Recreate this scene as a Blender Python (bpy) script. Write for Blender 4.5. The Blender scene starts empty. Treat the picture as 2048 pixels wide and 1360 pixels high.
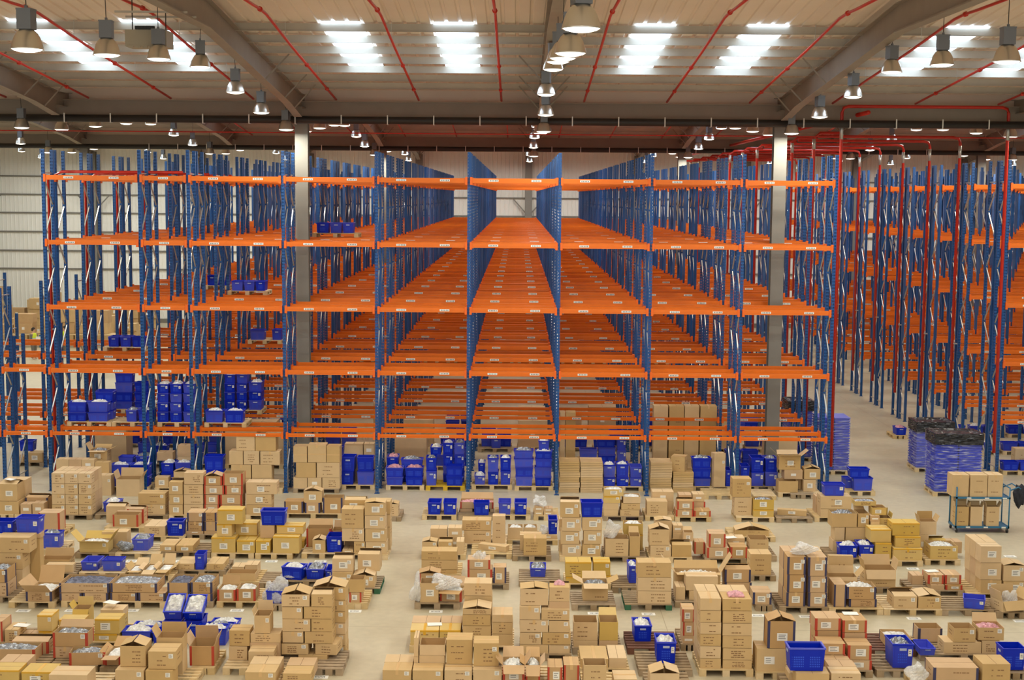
import bpy, bmesh, math, random
from mathutils import Vector, Matrix
rnd = random.Random(7)
PI = math.pi
scene = bpy.context.scene
col = scene.collection

# ------------------------------------------------------------------ camera
FPX = 2782.0
H = 9.3
pitch = math.atan(288 / FPX); yaw = 9.8 / FPX; roll = 0.0078
cam_d = bpy.data.cameras.new('camera'); cam = bpy.data.objects.new('camera', cam_d); col.objects.link(cam)
cam_d.sensor_width = 36.0; cam_d.lens = 36.0 * FPX / 2048.0; cam_d.clip_end = 400
fw = Vector((-math.sin(yaw) * math.cos(pitch), math.cos(yaw) * math.cos(pitch), -math.sin(pitch)))
rt = Vector((math.cos(yaw), math.sin(yaw), 0)); up = rt.cross(fw)
R_ = rt * math.cos(roll) + up * math.sin(roll); U_ = up * math.cos(roll) - rt * math.sin(roll)
cam.matrix_world = Matrix(((R_.x, U_.x, -fw.x, 0), (R_.y, U_.y, -fw.y, 0), (R_.z, U_.z, -fw.z, H), (0, 0, 0, 1)))
scene.camera = cam

# ------------------------------------------------------------------ world, exposure
w = bpy.data.worlds.new('world'); scene.world = w; w.use_nodes = True
bg = w.node_tree.nodes['Background']; bg.inputs[0].default_value = (1.0, 0.95, 0.88, 1); bg.inputs[1].default_value = 0.9
vs = scene.view_settings
scene.display_settings.display_device = 'sRGB'
vs.view_transform = 'Standard'; vs.look = 'None'; vs.exposure = 0.0; vs.gamma = 1.0; vs.use_curve_mapping = False
LAMP_W = 118.0
LAMP_COL = (1.0, 0.96, 0.83)
scene.cycles.use_light_tree = True
scene.cycles.max_bounces = 6; scene.cycles.diffuse_bounces = 3; scene.cycles.glossy_bounces = 3
scene.cycles.transparent_max_bounces = 24; scene.cycles.transmission_bounces = 4
scene.cycles.sample_clamp_indirect = 4.0

# ------------------------------------------------------------------ materials
def lin(c): return tuple((v / 12.92 if v <= .04045 else ((v + .055) / 1.055) ** 2.4) for v in (x / 255 for x in c)) + (1,)
def mat(name, rgb, rough=.6, metal=0., vary=0., noise=0., scale=8., emit=0., alpha=1., bump=0., spec=.5, dark=None):
    m = bpy.data.materials.new(name); m.use_nodes = True
    nt = m.node_tree; b = nt.nodes['Principled BSDF']
    b.inputs['Base Color'].default_value = lin(rgb); b.inputs['Roughness'].default_value = rough; b.inputs['Metallic'].default_value = metal
    b.inputs['Specular IOR Level'].default_value = spec
    out = None
    if noise or vary:
        tc = nt.nodes.new('ShaderNodeTexCoord'); nz = nt.nodes.new('ShaderNodeTexNoise')
        nz.inputs['Scale'].default_value = scale; nz.inputs['Detail'].default_value = 4
        nt.links.new(tc.outputs['Object'], nz.inputs['Vector'])
        mr = nt.nodes.new('ShaderNodeMapRange'); mr.inputs['From Min'].default_value = .3; mr.inputs['From Max'].default_value = .7
        mr.inputs['To Min'].default_value = 1 - noise; mr.inputs['To Max'].default_value = 1 + noise
        nt.links.new(nz.outputs['Fac'], mr.inputs['Value'])
        oi = nt.nodes.new('ShaderNodeObjectInfo')
        mo = nt.nodes.new('ShaderNodeMapRange'); mo.inputs['To Min'].default_value = 1 - vary; mo.inputs['To Max'].default_value = 1 + vary
        nt.links.new(oi.outputs['Random'], mo.inputs['Value'])
        mu = nt.nodes.new('ShaderNodeMath'); mu.operation = 'MULTIPLY'
        nt.links.new(mr.outputs['Result'], mu.inputs[0]); nt.links.new(mo.outputs['Result'], mu.inputs[1])
        hs = nt.nodes.new('ShaderNodeHueSaturation'); hs.inputs['Color'].default_value = lin(rgb)
        nt.links.new(mu.outputs[0], hs.inputs['Value'])
        if vary:
            ms = nt.nodes.new('ShaderNodeMapRange'); ms.inputs['To Min'].default_value = 1.1; ms.inputs['To Max'].default_value = .85
            nt.links.new(oi.outputs['Random'], ms.inputs['Value']); nt.links.new(ms.outputs['Result'], hs.inputs['Saturation'])
        nt.links.new(hs.outputs['Color'], b.inputs['Base Color'])
        if bump:
            bp = nt.nodes.new('ShaderNodeBump'); bp.inputs['Strength'].default_value = bump; bp.inputs['Distance'].default_value = .02
            nt.links.new(nz.outputs['Fac'], bp.inputs['Height']); nt.links.new(bp.outputs['Normal'], b.inputs['Normal'])
    if emit:
        b.inputs['Emission Color'].default_value = lin(rgb); b.inputs['Emission Strength'].default_value = emit
    b.inputs['Alpha'].default_value = alpha
    return m
M = {}
M['kraft'] = mat('kraft_card', (206, 174, 124), .75, vary=.10, noise=.05, scale=3)
M['kraft2'] = mat('brown_card', (196, 160, 114), .75, vary=.09, noise=.05, scale=3)
M['yellow'] = mat('yellow_card', (208, 176, 100), .7, vary=.07, noise=.05, scale=3)
M['inner'] = mat('card_inside', (184, 150, 104), .85)
M['print'] = mat('printed_ink', (142, 108, 72), .8)
M['tape'] = mat('clear_tape', (214, 178, 124), .3)
M['ytape'] = mat('yellow_tape', (218, 168, 50), .35)
M['red'] = mat('red_band', (186, 66, 44), .7)
M['navy'] = mat('navy_band', (58, 58, 92), .7)
M['seam'] = mat('card_seam', (120, 88, 56), .9)
M['paper'] = mat('white_paper', (236, 234, 226), .7)
M['ink'] = mat('label_ink', (120, 120, 118), .7)
M['tote'] = mat('blue_plastic', (4, 42, 196), .4, vary=.12, spec=.3)
M['totehole'] = mat('tote_slot_light', (40, 84, 226), .6)  # lighter blue paints in the brightness that shows through the slots
M['grip'] = mat('pale_grip_tag', (170, 182, 214), .6)
M['palewood'] = mat('pale_wood', (212, 186, 140), .8, vary=.1, noise=.12, scale=6)
M['greywood'] = mat('weathered_wood', (162, 140, 110), .85, vary=.12, noise=.15, scale=6)
M['brownwood'] = mat('brown_wood', (110, 74, 58), .85, vary=.08, noise=.15, scale=6)
M['yellowwood'] = mat('yellow_painted_wood', (214, 176, 44), .7, noise=.1)
M['greenwood'] = mat('green_painted_wood', (52, 104, 76), .7, noise=.1)
M['orange'] = mat('orange_enamel', (230, 112, 16), .36, noise=.05, scale=2, spec=.5)
M['orange2'] = mat('orange_connector', (236, 104, 18), .4)
M['blue'] = mat('blue_enamel', (18, 76, 136), .4, vary=.06)
M['galv'] = mat('galvanised_steel', (196, 196, 190), .38, metal=.75, noise=.06)
M['purlin'] = mat('galvanised_purlin', (190, 182, 168), .55, metal=.1, noise=.08, scale=1.5)
M['steel'] = mat('grey_painted_steel', (150, 138, 124), .6, noise=.05, scale=2)
M['columnpaint'] = mat('column_paint', (134, 132, 124), .55, noise=.04, scale=2)
M['duct'] = mat('dark_drain_pipe', (44, 38, 34), .5)
M['sheet'] = mat('roof_liner_sheet', (236, 218, 198), .55, noise=.05, scale=.6)
M['wall'] = mat('wall_panel', (246, 245, 236), .6, noise=.03, scale=.4)
M['rail'] = mat('wall_joint', (128, 124, 114), .6)
M['redpipe'] = mat('red_pipe', (204, 44, 26), .35, noise=.06)
M['alu'] = mat('spun_aluminium', (214, 210, 200), .28, metal=.9)
M['gear'] = mat('grey_gear_box', (118, 122, 126), .5, metal=.3)
M['lens'] = mat('lit_lens', (255, 246, 226), .3, emit=4.0)
M['lens'].cycles.emission_sampling = 'NONE'
M['skylight'] = mat('rooflight_panel', (206, 230, 255), .4, emit=5.5)
M['wire'] = mat('dark_cable', (60, 54, 48), .6)
M['bag'] = mat('clear_plastic', (236, 236, 234), .14, noise=.1, scale=14, alpha=.5)
M['bagwhite'] = mat('white_bagged_goods', (220, 220, 216), .35, noise=.25, scale=16)
M['baggrey'] = mat('silver_bagged_goods', (150, 154, 160), .25, metal=.35, noise=.35, scale=20)
M['bagpink'] = mat('pink_bagged_goods', (206, 150, 158), .4, noise=.3, scale=18)
M['bagnavy'] = mat('dark_bagged_goods', (92, 96, 116), .35, noise=.35, scale=18)
M['bagtan'] = mat('tan_bagged_goods', (196, 152, 110), .35, noise=.25, scale=14)
M['blacksheet'] = mat('black_cover_sheet', (38, 38, 40), .2, noise=.4, scale=9, bump=.8)
M['trolley'] = mat('teal_blue_frame', (44, 112, 150), .4)
M['rubber'] = mat('black_rubber', (34, 34, 36), .6)
M['heater'] = mat('heater_casing', (168, 158, 136), .5)
M['fan'] = mat('dark_fan_guard', (40, 44, 44), .5)
M['skin'] = mat('skin', (206, 160, 132), .6)
M['hair'] = mat('dark_hair', (48, 36, 28), .7)
M['hivis'] = mat('hi_vis_yellow', (206, 226, 50), .6)
M['silver'] = mat('reflective_strip', (205, 208, 205), .3)
M['darkcloth'] = mat('dark_cloth', (44, 46, 54), .85, noise=.2, scale=12)
M['greycloth'] = mat('grey_cloth', (112, 108, 100), .85)

def film_mat():
    m = mat('wrap_film', (226, 230, 240), .15); nt = m.node_tree; b = nt.nodes['Principled BSDF']; L = nt.links
    tc = nt.nodes.new('ShaderNodeTexCoord'); mp = nt.nodes.new('ShaderNodeMapping'); mp.inputs['Scale'].default_value = (1.2, 1.2, 9)
    nz = nt.nodes.new('ShaderNodeTexNoise'); nz.inputs['Scale'].default_value = 2.2; nz.inputs['Detail'].default_value = 6
    L.new(tc.outputs['Object'], mp.inputs[0]); L.new(mp.outputs[0], nz.inputs['Vector'])
    r = nt.nodes.new('ShaderNodeMapRange'); r.inputs['From Min'].default_value = .5; r.inputs['From Max'].default_value = .68; r.inputs['To Min'].default_value = .06; r.inputs['To Max'].default_value = .5
    L.new(nz.outputs['Fac'], r.inputs['Value']); L.new(r.outputs[0], b.inputs['Alpha'])
    return m
M['film'] = film_mat()

def perforated(name, rgb):
    """blue upright with two columns of real see-through slots"""
    m = mat(name, rgb, .4); nt = m.node_tree; b = nt.nodes['Principled BSDF']; L = nt.links
    tc = nt.nodes.new('ShaderNodeTexCoord'); sp = nt.nodes.new('ShaderNodeSeparateXYZ'); L.new(tc.outputs['Object'], sp.inputs[0])
    def mth(op, a, bb=None):
        n = nt.nodes.new('ShaderNodeMath'); n.operation = op
        for i, v in enumerate((a, bb)):
            if v is None: continue
            if isinstance(v, (int, float)): n.inputs[i].default_value = v
            else: L.new(v, n.inputs[i])
        return n.outputs[0]
    fz = mth('FRACT', mth('MULTIPLY', sp.outputs['Z'], 1 / .1))
    hz = mth('LESS_THAN', mth('ABSOLUTE', mth('SUBTRACT', fz, .5)), .24)
    ax = mth('ABSOLUTE', mth('SUBTRACT', mth('ABSOLUTE', sp.outputs['X']), .024))
    hx = mth('LESS_THAN', ax, .010)
    geo = nt.nodes.new('ShaderNodeNewGeometry')
    nm = nt.nodes.new('ShaderNodeSeparateXYZ'); L.new(tc.outputs['Normal'], nm.inputs[0])
    fy = mth('GREATER_THAN', mth('ABSOLUTE', nm.outputs['Y']), .5)
    hole = mth('MULTIPLY', mth('MULTIPLY', hz, hx), fy)
    L.new(mth('SUBTRACT', 1.0, hole), b.inputs['Alpha'])
    return m
M['bluep'] = perforated('blue_perforated_enamel', (18, 78, 140))

def floor_mat():
    m = mat('sealed_concrete', (200, 187, 158), .38); nt = m.node_tree; b = nt.nodes['Principled BSDF']; L = nt.links
    tc = nt.nodes.new('ShaderNodeTexCoord')
    n1 = nt.nodes.new('ShaderNodeTexNoise'); n1.inputs['Scale'].default_value = .35; n1.inputs['Detail'].default_value = 6
    n2 = nt.nodes.new('ShaderNodeTexNoise'); n2.inputs['Scale'].default_value = 5; n2.inputs['Detail'].default_value = 8
    L.new(tc.outputs['Object'], n1.inputs['Vector']); L.new(tc.outputs['Object'], n2.inputs['Vector'])
    r1 = nt.nodes.new('ShaderNodeValToRGB'); r1.color_ramp.elements[0].position = .3; r1.color_ramp.elements[1].position = .7
    r1.color_ramp.elements[0].color = lin((178, 166, 138)); r1.color_ramp.elements[1].color = lin((198, 187, 160))
    L.new(n1.outputs['Fac'], r1.inputs[0])
    r2 = nt.nodes.new('ShaderNodeMapRange'); r2.inputs['From Min'].default_value = .3; r2.inputs['From Max'].default_value = .7
    r2.inputs['To Min'].default_value = .93; r2.inputs['To Max'].default_value = 1.05
    L.new(n2.outputs['Fac'], r2.inputs['Value'])
    hs = nt.nodes.new('ShaderNodeHueSaturation'); L.new(r1.outputs[0], hs.inputs['Color']); L.new(r2.outputs[0], hs.inputs['Value'])
    # sawn joints every 6 m
    sp = nt.nodes.new('ShaderNodeSeparateXYZ'); L.new(tc.outputs['Object'], sp.inputs[0])
    def joint(sock, off, half):
        a = nt.nodes.new('ShaderNodeMath'); a.operation = 'ADD'; a.inputs[1].default_value = off; L.new(sock, a.inputs[0])
        f = nt.nodes.new('ShaderNodeMath'); f.operation = 'PINGPONG'; f.inputs[1].default_value = half; L.new(a.outputs[0], f.inputs[0])
        c = nt.nodes.new('ShaderNodeMath'); c.operation = 'LESS_THAN'; c.inputs[1].default_value = .009; L.new(f.outputs[0], c.inputs[0]); return c.outputs[0]
    mx = nt.nodes.new('ShaderNodeMath'); mx.operation = 'MAXIMUM'
    L.new(joint(sp.outputs['X'], 8.7, 6.0), mx.inputs[0]); L.new(joint(sp.outputs['Y'], 1.7, 3.1), mx.inputs[1])
    mix = nt.nodes.new('ShaderNodeMix'); mix.data_type = 'RGBA'; mix.inputs['B'].default_value = lin((160, 146, 120))
    L.new(mx.outputs[0], mix.inputs['Factor']); L.new(hs.outputs['Color'], mix.inputs['A']); L.new(mix.outputs['Result'], b.inputs['Base Color'])
    r3 = nt.nodes.new('ShaderNodeMapRange'); r3.inputs['To Min'].default_value = .3; r3.inputs['To Max'].default_value = .55
    L.new(n1.outputs['Fac'], r3.inputs['Value']); L.new(r3.outputs[0], b.inputs['Roughness'])
    return m
M['floor'] = floor_mat()

# ------------------------------------------------------------------ mesh helpers
class MB:
    def __init__(s): s.v = []; s.f = []; s.m = []; s.smooth = set()
    def add(s, vs_, fs, m=0, X=None, smooth=False):
        b = len(s.v)
        s.v += [tuple(X @ Vector(v)) if X else tuple(v) for v in vs_]
        for f in fs:
            if smooth: s.smooth.add(len(s.f))
            s.f.append(tuple(b + i for i in f)); s.m.append(m)
        return s
    def box(s, x0, x1, y0, y1, z0, z1, m=0, X=None, top=True):
        fs = [(0, 3, 2, 1), (0, 1, 5, 4), (1, 2, 6, 5), (2, 3, 7, 6), (3, 0, 4, 7)] + ([(4, 5, 6, 7)] if top else [])
        return s.add([(x0, y0, z0), (x1, y0, z0), (x1, y1, z0), (x0, y1, z0), (x0, y0, z1), (x1, y0, z1), (x1, y1, z1), (x0, y1, z1)], fs, m, X)
    def quad(s, a, b, c, d, m=0, X=None): return s.add([a, b, c, d], [(0, 1, 2, 3)], m, X)
    def bar(s, p, q, w, h=None, m=0):
        p = Vector(p); q = Vector(q); h = h or w; d = (q - p); L = d.length; d.normalize()
        a = d.cross(Vector((0, 0, 1)));
        if a.length < .01: a = Vector((1, 0, 0))
        a.normalize(); b = a.cross(d)
        c = [p + a * w / 2 * i + b * h / 2 * j for i, j in ((-1, -1), (1, -1), (1, 1), (-1, 1))]
        return s.add(c + [x + d * L for x in c], [(0, 3, 2, 1), (4, 5, 6, 7), (0, 1, 5, 4), (1, 2, 6, 5), (2, 3, 7, 6), (3, 0, 4, 7)], m)
    def tube(s, pts, r, n=8, m=0):
        pts = [Vector(p) for p in pts]; rings = []
        for i, p in enumerate(pts):
            d = (pts[min(i + 1, len(pts) - 1)] - pts[max(i - 1, 0)]).normalized()
            a = d.cross(Vector((0, 0, 1)))
            if a.length < .05: a = d.cross(Vector((0, 1, 0)))
            a.normalize(); b = d.cross(a)
            rings.append([p + (a * math.cos(2 * PI * k / n) + b * math.sin(2 * PI * k / n)) * r for k in range(n)])
        vs_ = [v for R in rings for v in R]; fs = []
        for i in range(len(pts) - 1):
            for k in range(n): fs.append((i * n + k, i * n + (k + 1) % n, (i + 1) * n + (k + 1) % n, (i + 1) * n + k))
        fs += [tuple(range(n))[::-1], tuple((len(pts) - 1) * n + k for k in range(n))]
        return s.add(vs_, fs, m, smooth=True)
    def lathe(s, prof, n=20, m=0, cap=False):
        vs_ = [(r * math.cos(2 * PI * k / n), r * math.sin(2 * PI * k / n), z) for r, z in prof for k in range(n)]
        fs = [(i * n + k, i * n + (k + 1) % n, (i + 1) * n + (k + 1) % n, (i + 1) * n + k) for i in range(len(prof) - 1) for k in range(n)]
        if cap: fs.append(tuple((len(prof) - 1) * n + k for k in range(n)))
        return s.add(vs_, fs, m, smooth=True)
    def mesh(s, name, mats):
        me = bpy.data.meshes.new(name); me.from_pydata(s.v, [], s.f)
        for m in mats: me.materials.append(m)
        me.polygons.foreach_set('material_index', s.m)
        if s.smooth: me.polygons.foreach_set('use_smooth', [i in s.smooth for i in range(len(s.f))])
        me.update(); return me
    def build(s, name, mats, parent=None, loc=(0, 0, 0), rz=0):
        return ob(name, s.mesh(name, mats if isinstance(mats, (list, tuple)) else [mats]), parent, loc, rz)
def ob(name, me, parent=None, loc=(0, 0, 0), rz=0):
    o = bpy.data.objects.new(name, me); col.objects.link(o)
    if parent: o.parent = parent
    o.location = loc
    if rz: o.rotation_euler = (0, 0, rz)
    return o
def tag(o, label, cat, group=None, kind=None):
    o['label'] = label; o['category'] = cat
    if group: o['group'] = group
    if kind: o['kind'] = kind
    return o
def struct(name, mb, mats, loc=(0, 0, 0)):
    o = mb.build(name, mats, None, loc); o['kind'] = 'structure'; return o
def ordn(i):
    w_ = ['first', 'second', 'third', 'fourth', 'fifth', 'sixth', 'seventh', 'eighth', 'ninth', 'tenth', 'eleventh', 'twelfth', 'thirteenth', 'fourteenth', 'fifteenth', 'sixteenth', 'seventeenth', 'eighteenth', 'nineteenth', 'twentieth', 'twenty-first', 'twenty-second', 'twenty-third', 'twenty-fourth', 'twenty-fifth', 'twenty-sixth', 'twenty-seventh', 'twenty-eighth', 'twenty-ninth', 'thirtieth']
    return w_[i]

# ------------------------------------------------------------------ the building
RIDGE = [5.1, 31.6, 59.0, 86.2]; VALLEY = [18.65, 45.75, 72.85, 99.95]; ZR = 13.83; SL = .0855
XL, XR, YB = -42.0, 45.0, 99.95
def zr(y):
    if y < RIDGE[1]: return ZR - .012 * (RIDGE[1] - y)      # the nearest slope is almost flat
    return ZR - SL * min(abs(y - r) for r in RIDGE[1:])
struct('floor', MB().box(XL, XR, 2, YB, -.2, 0), M['floor'])
def ribbed_wall(name, p, q, z1):
    p = Vector(p); q = Vector(q); n = int((q - p).length / .3); mb = MB(); d = (q - p) / n
    nrm = d.cross(Vector((0, 0, 1))).normalized()
    for i in range(n):
        a = p + d * i
        pts = [a, a + d * .7, a + d * .78 + nrm * .03, a + d * .92 + nrm * .03, a + d]
        for u, v in zip(pts, pts[1:]): mb.quad(u, v, v + Vector((0, 0, z1)), u + Vector((0, 0, z1)))
    return struct(name, mb, M['wall'])
ribbed_wall('wall_back', (XL, YB, 0), (XR, YB, 0), 12.6)
ribbed_wall('wall_left', (XL, 2, 0), (XL, YB, 0), 13)
ribbed_wall('wall_right', (XR, YB, 0), (XR, 2, 0), 13)
for i, z in enumerate((10.45, 9.15, 7.85, 6.5, 5.15, 3.85)):
    struct('trim_%d' % (i + 1), MB().box(XL, XR, YB - .12, YB - .05, z - .05, z + .05), M['rail'])
struct('baseboard_back', MB().box(XL, XR, YB - .16, YB - .06, 0, .3), M['rail'])
# roof liner: ribs run up and down the slopes
def roof():
    mb = MB(); P_ = .35
    ys = sorted([2] + [y for y in RIDGE + VALLEY if y > 2])
    xs = []; x = XL
    while x < XR:
        xs += [(x, 0), (x + .24, 0), (x + .265, .035), (x + .325, .035)]; x += P_
    for y0, y1 in zip(ys, ys[1:]):
        za, zb = zr(y0), zr(y1)
        for (xa, ha), (xb, hb) in zip(xs, xs[1:]):
            mb.quad((xa, y0, za + ha), (xa, y1, zb + ha), (xb, y1, zb + hb), (xb, y0, za + hb))
    return struct('ceiling', mb, M['sheet'])
roof()
XRAF = [-38.05, -30.3, -22.55, -14.8, -7.05, .75, 8.5, 16.25, 24.0, 31.75, 39.5]
# rooflights on the slopes that fall away from the ridges
nwin = 0
for ri in (1, 2, 3):
    y0 = RIDGE[ri] + 3.40; y1 = RIDGE[ri] + 9.3
    for xr_ in XRAF[:-1]:
        for dx in (2.62, 5.42):
            x = xr_ + dx - (0 if dx < 3 else 0); nwin += 1
            struct('window_%d' % nwin, MB().add([(x - .5, y0, zr(y0) - .012), (x + .5, y0, zr(y0) - .012), (x + .5, y1, zr(y1) - .012), (x - .5, y1, zr(y1) - .012),
                   (x - .5, y0, zr(y0) - .002), (x + .5, y0, zr(y0) - .002), (x + .5, y1, zr(y1) - .002), (x - .5, y1, zr(y1) - .002)],
                   [(0, 1, 2, 3), (7, 6, 5, 4), (0, 4, 5, 1), (1, 5, 6, 2), (2, 6, 7, 3), (3, 7, 4, 0)]), M['skylight'])
# purlins under the falling slopes
for ri in (1, 2, 3):
    for k in range(7):
        y = RIDGE[ri] + 3.5 + 1.46 * k; z = zr(y)
        mb = MB()
        mb.box(XL, XR, y - .006, y + .006, z - .2, z - .01).box(XL, XR, y - .06, y, z - .206, z - .196).box(XL, XR, y, y + .06, z - .016, z - .006)
        struct('ceiling_purlin', mb, M['purlin'])
# rafters with haunches at the valley beams
def rafter(x, ya, yb):
    """from valley ya up to ridge yb"""
    mb = MB(); n = 14; pts = []
    for t in [0, .059, .0605] + [i / n for i in range(1, n + 1)]:       # cut back over the drain pipe
        y = ya + (yb - ya) * t; L = abs(y - ya)
        dpt = .62 + .16 * max(0, 1 - L / 3.0) if t > .06 else .42
        pts.append((y, zr(y) - .2, zr(y) - .2 - dpt))
    for (y0, t0, b0), (y1, t1, b1) in zip(pts, pts[1:]):
        for sx in (-.008, .008): mb.quad((x + sx, y0, b0), (x + sx, y1, b1), (x + sx, y1, t1), (x + sx, y0, t0))
        for za, zb in ((t0, t1), (b0, b1)):
            mb.add([(x - .13, y0, za), (x + .13, y0, za), (x + .13, y1, zb), (x - .13, y1, zb), (x - .13, y0, za + .02), (x + .13, y0, za + .02), (x + .13, y1, zb + .02), (x - .13, y1, zb + .02)],
                   [(0, 3, 2, 1), (4, 5, 6, 7), (0, 1, 5, 4), (1, 2, 6, 5), (2, 3, 7, 6), (3, 0, 4, 7)])
    for L in (2.2, 4.0, 7.2):                       # fly braces to the purlins
        s = 1 if yb > ya else -1; y = ya + s * L; dpt = .62 + .16 * max(0, 1 - L / 3.0)
        for sx in (-1, 1): mb.bar((x + sx * .1, y, zr(y) - .2 - dpt), (x + sx * .75, y + .1, zr(y) - .12), .04)
    return struct('ceiling_rafter', mb, M['steel'])
for x in XRAF:
    for v in (1, 2, 3):
        rafter(x, VALLEY[v], RIDGE[v])
        if v < 3: rafter(x, VALLEY[v], RIDGE[v + 1])
    mb = MB(); za, zb = zr(16) - .2, zr(31.6) - .2
    for sx in (-.008, .008): mb.quad((x + sx, 16, za - .55), (x + sx, 31.6, zb - .62), (x + sx, 31.6, zb), (x + sx, 16, za))
    for d_ in (.55, 0): mb.bar((x, 16, za - d_), (x, 31.6, zb - d_ * .62 / .55), .26, .03)
    struct('ceiling_rafter', mb, M['steel'])
for v in (1, 2):
    y = VALLEY[v]
    mb = MB().box(XL, XR, y - .012, y + .012, 11.68, 12.3).box(XL, XR, y - .14, y + .14, 11.66, 11.69).box(XL, XR, y - .14, y + .14, 12.28, 12.31)
    struct('ceiling_beam', mb, M['steel'])
for v in (1, 2):
    y = VALLEY[v] + .5; struct('trim_%d' % (20 + v), MB().box(XL, XR, y, y + .02, 12.2, zr(y) - .01), M['sheet'])
def column(x, y, h, wid=.34, dep=.32):
    mb = MB().box(x - .012, x + .012, y - dep / 2, y + dep / 2, 0, h).box(x - wid / 2, x + wid / 2, y - dep / 2 - .012, y - dep / 2 + .012, 0, h).box(x - wid / 2, x + wid / 2, y + dep / 2 - .012, y + dep / 2 + .012, 0, h)
    mb.box(x - .28, x + .28, y - .28, y + .28, 0, .03)
    return mb
for v in (1, 2):
    for x in XRAF[::2]: struct('column', column(x, VALLEY[v] - .02, 11.66, .42, .34), M['columnpaint'])
for x in XRAF:
    mb = column(x, YB - .36, 12.2, .5, .36)
    for sx in (-1, 1): mb.bar((x + sx * .2, YB - .4, 8.1), (x + sx * 1.1, YB - .25, 9.1), .08)
    struct('column', mb, M['columnpaint'])

# drain pipes under the valley beams, white clips along them
for v, nm in ((1, 'first'), (2, 'second')):
    y = VALLEY[v] - .62
    o = MB().tube([(XL, y, 11.68), (XR, y, 11.68)], .12, 12).build('drain_pipe', M['duct'])
    tag(o, 'long dark drain pipe slung under the %s roof valley beam' % nm, 'pipe')
    clip = None
    for k in range(28):
        x = -19 + 1.48 * k
        if clip is None:
            clip = MB().box(-.018, .018, -.125, .125, -.14, -.12).box(-.018, .018, -.14, -.12, -.14, .16).mesh('pipe_clip', [M['paper']])
        ob('clip', clip, o, (x, y, 11.68))
# roof sprinkler pipes following both slopes
xs_ = [-.55 + 2.62 * k for k in range(-9, 10)]
for i, x in enumerate(xs_):
    a = RIDGE[1]
    pts = [(x, 22, zr(22) - .42), (x, a - .8, zr(a) - .44), (x, a, zr(a) - .42), (x, a + .8, zr(a) - .44)] + [(x, y, zr(y) - .42) for y in (36, 40, 44.6)]
    o = MB().tube(pts, .035, 8).build('sprinkler_pipe', M['redpipe'])
    tag(o, 'thin red sprinkler pipe up the nearest roof slope, %s from the left' % ordn(i), 'pipe', 'roof sprinkler pipes of the nearest span')
    for y in (a, 38.5, 42.5): MB().tube([(x, y - .05, zr(y) - .425), (x, y + .05, zr(y) - .425)], .06, 8).build('coupling', M['redpipe'], o)
    for y in (26, 35, 40.5): MB().bar((x, y, zr(y) - .42), (x, y, zr(y) + .006), .012).build('hanger_rod', M['galv'], o)
    if abs(x) < 16:
        b = RIDGE[2]
        o = MB().tube([(x, b, zr(b) - .42), (x, 72, zr(72) - .42)], .035, 6).build('sprinkler_pipe', M['redpipe'])
        tag(o, 'thin red sprinkler pipe under the second roof span, %s from the left' % ordn(i), 'pipe', 'roof sprinkler pipes of the second span')
        for y in (61, 70): MB().bar((x, y, zr(y) - .42), (x, y, zr(y) + .006), .012).build('hanger_rod', M['galv'], o)
for y, z, r, lb in ((23.6, 12.66, .045, 'red sprinkler main crossing the nearest roof slope at the top edge'), (46.9, 11.35, .02, 'thin red pipe just below and behind the first valley beam')):
    tag(MB().tube([(XL, y, z), (XR, y, z)], r, 8).build('sprinkler_main', M['redpipe']), lb, 'pipe')

# ------------------------------------------------------------------ high bay lamps
LX = [-32.3, -24.1, -15.75, -7.42, .75, 8.7, 17.0, 25.2, 33.4]  # first and last lines are added lamps, to brighten the back wall
lm_gear = MB().box(-.11, .11, -.11, .11, .3, .6).box(-.115, .115, -.115, .115, .585, .61).box(-.02, .02, -.02, .02, .61, .66).mesh('gear_box', [M['gear']])
lm_refl = MB().lathe([(.075, .31), (.1, .3), (.15, .255), (.195, .18), (.225, .09), (.242, .02), (.25, 0), (.243, 0), (.235, .02), (.218, .09), (.188, .18), (.14, .25), (.08, .29)], 24).mesh('reflector', [M['alu']])
lm_lens = MB().lathe([(.236, .012), (.2, -.012), (.12, -.034), (.03, -.042)], 20, cap=True).mesh('lens', [M['lens']])
ld = bpy.data.lights.new('lamp_light', 'AREA'); ld.shape = 'DISK'; ld.size = .42; ld.energy = LAMP_W; ld.color = LAMP_COL; ld.spread = math.radians(178)
def lamp(x, y, label):
    z = 12.3 - .078 * min(abs(y - r) for r in (5.5, 32.3, 59.3, 86.4))
    o = ob('high_bay_lamp', None, None, (x, y, z)); tag(o, label, 'lamp', 'high bay lamps hanging from the roof')
    ob('reflector', lm_refl, o); g = ob('gear_box', lm_gear, o, (0, 0, 0), rnd.uniform(-.3, .3)); ob('lens', lm_lens, o)
    top = zr(y) - z + .006
    MB().tube([(0, 0, .64), (rnd.uniform(-.03, .03), 0, (.64 + top) / 2), (0, 0, top)], .008, 5).build('hanging_cable', M['wire'], o)
    l = bpy.data.objects.new('lamp_light', ld); col.objects.link(l); l.parent = o; l.location = (0, 0, -.06)
for li, x in enumerate(LX):
    for k in range(-4, 21):
        y = 21.4 + 3.87 * k
        if y > 98.5: continue
        if abs(x) > .40 * y + 6: continue
        lamp(x + rnd.uniform(-.05, .05), y, 'aluminium high bay lamp, %s from camera in the %s lamp line from left' % (ordn(k + 4), ordn(li)))

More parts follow.
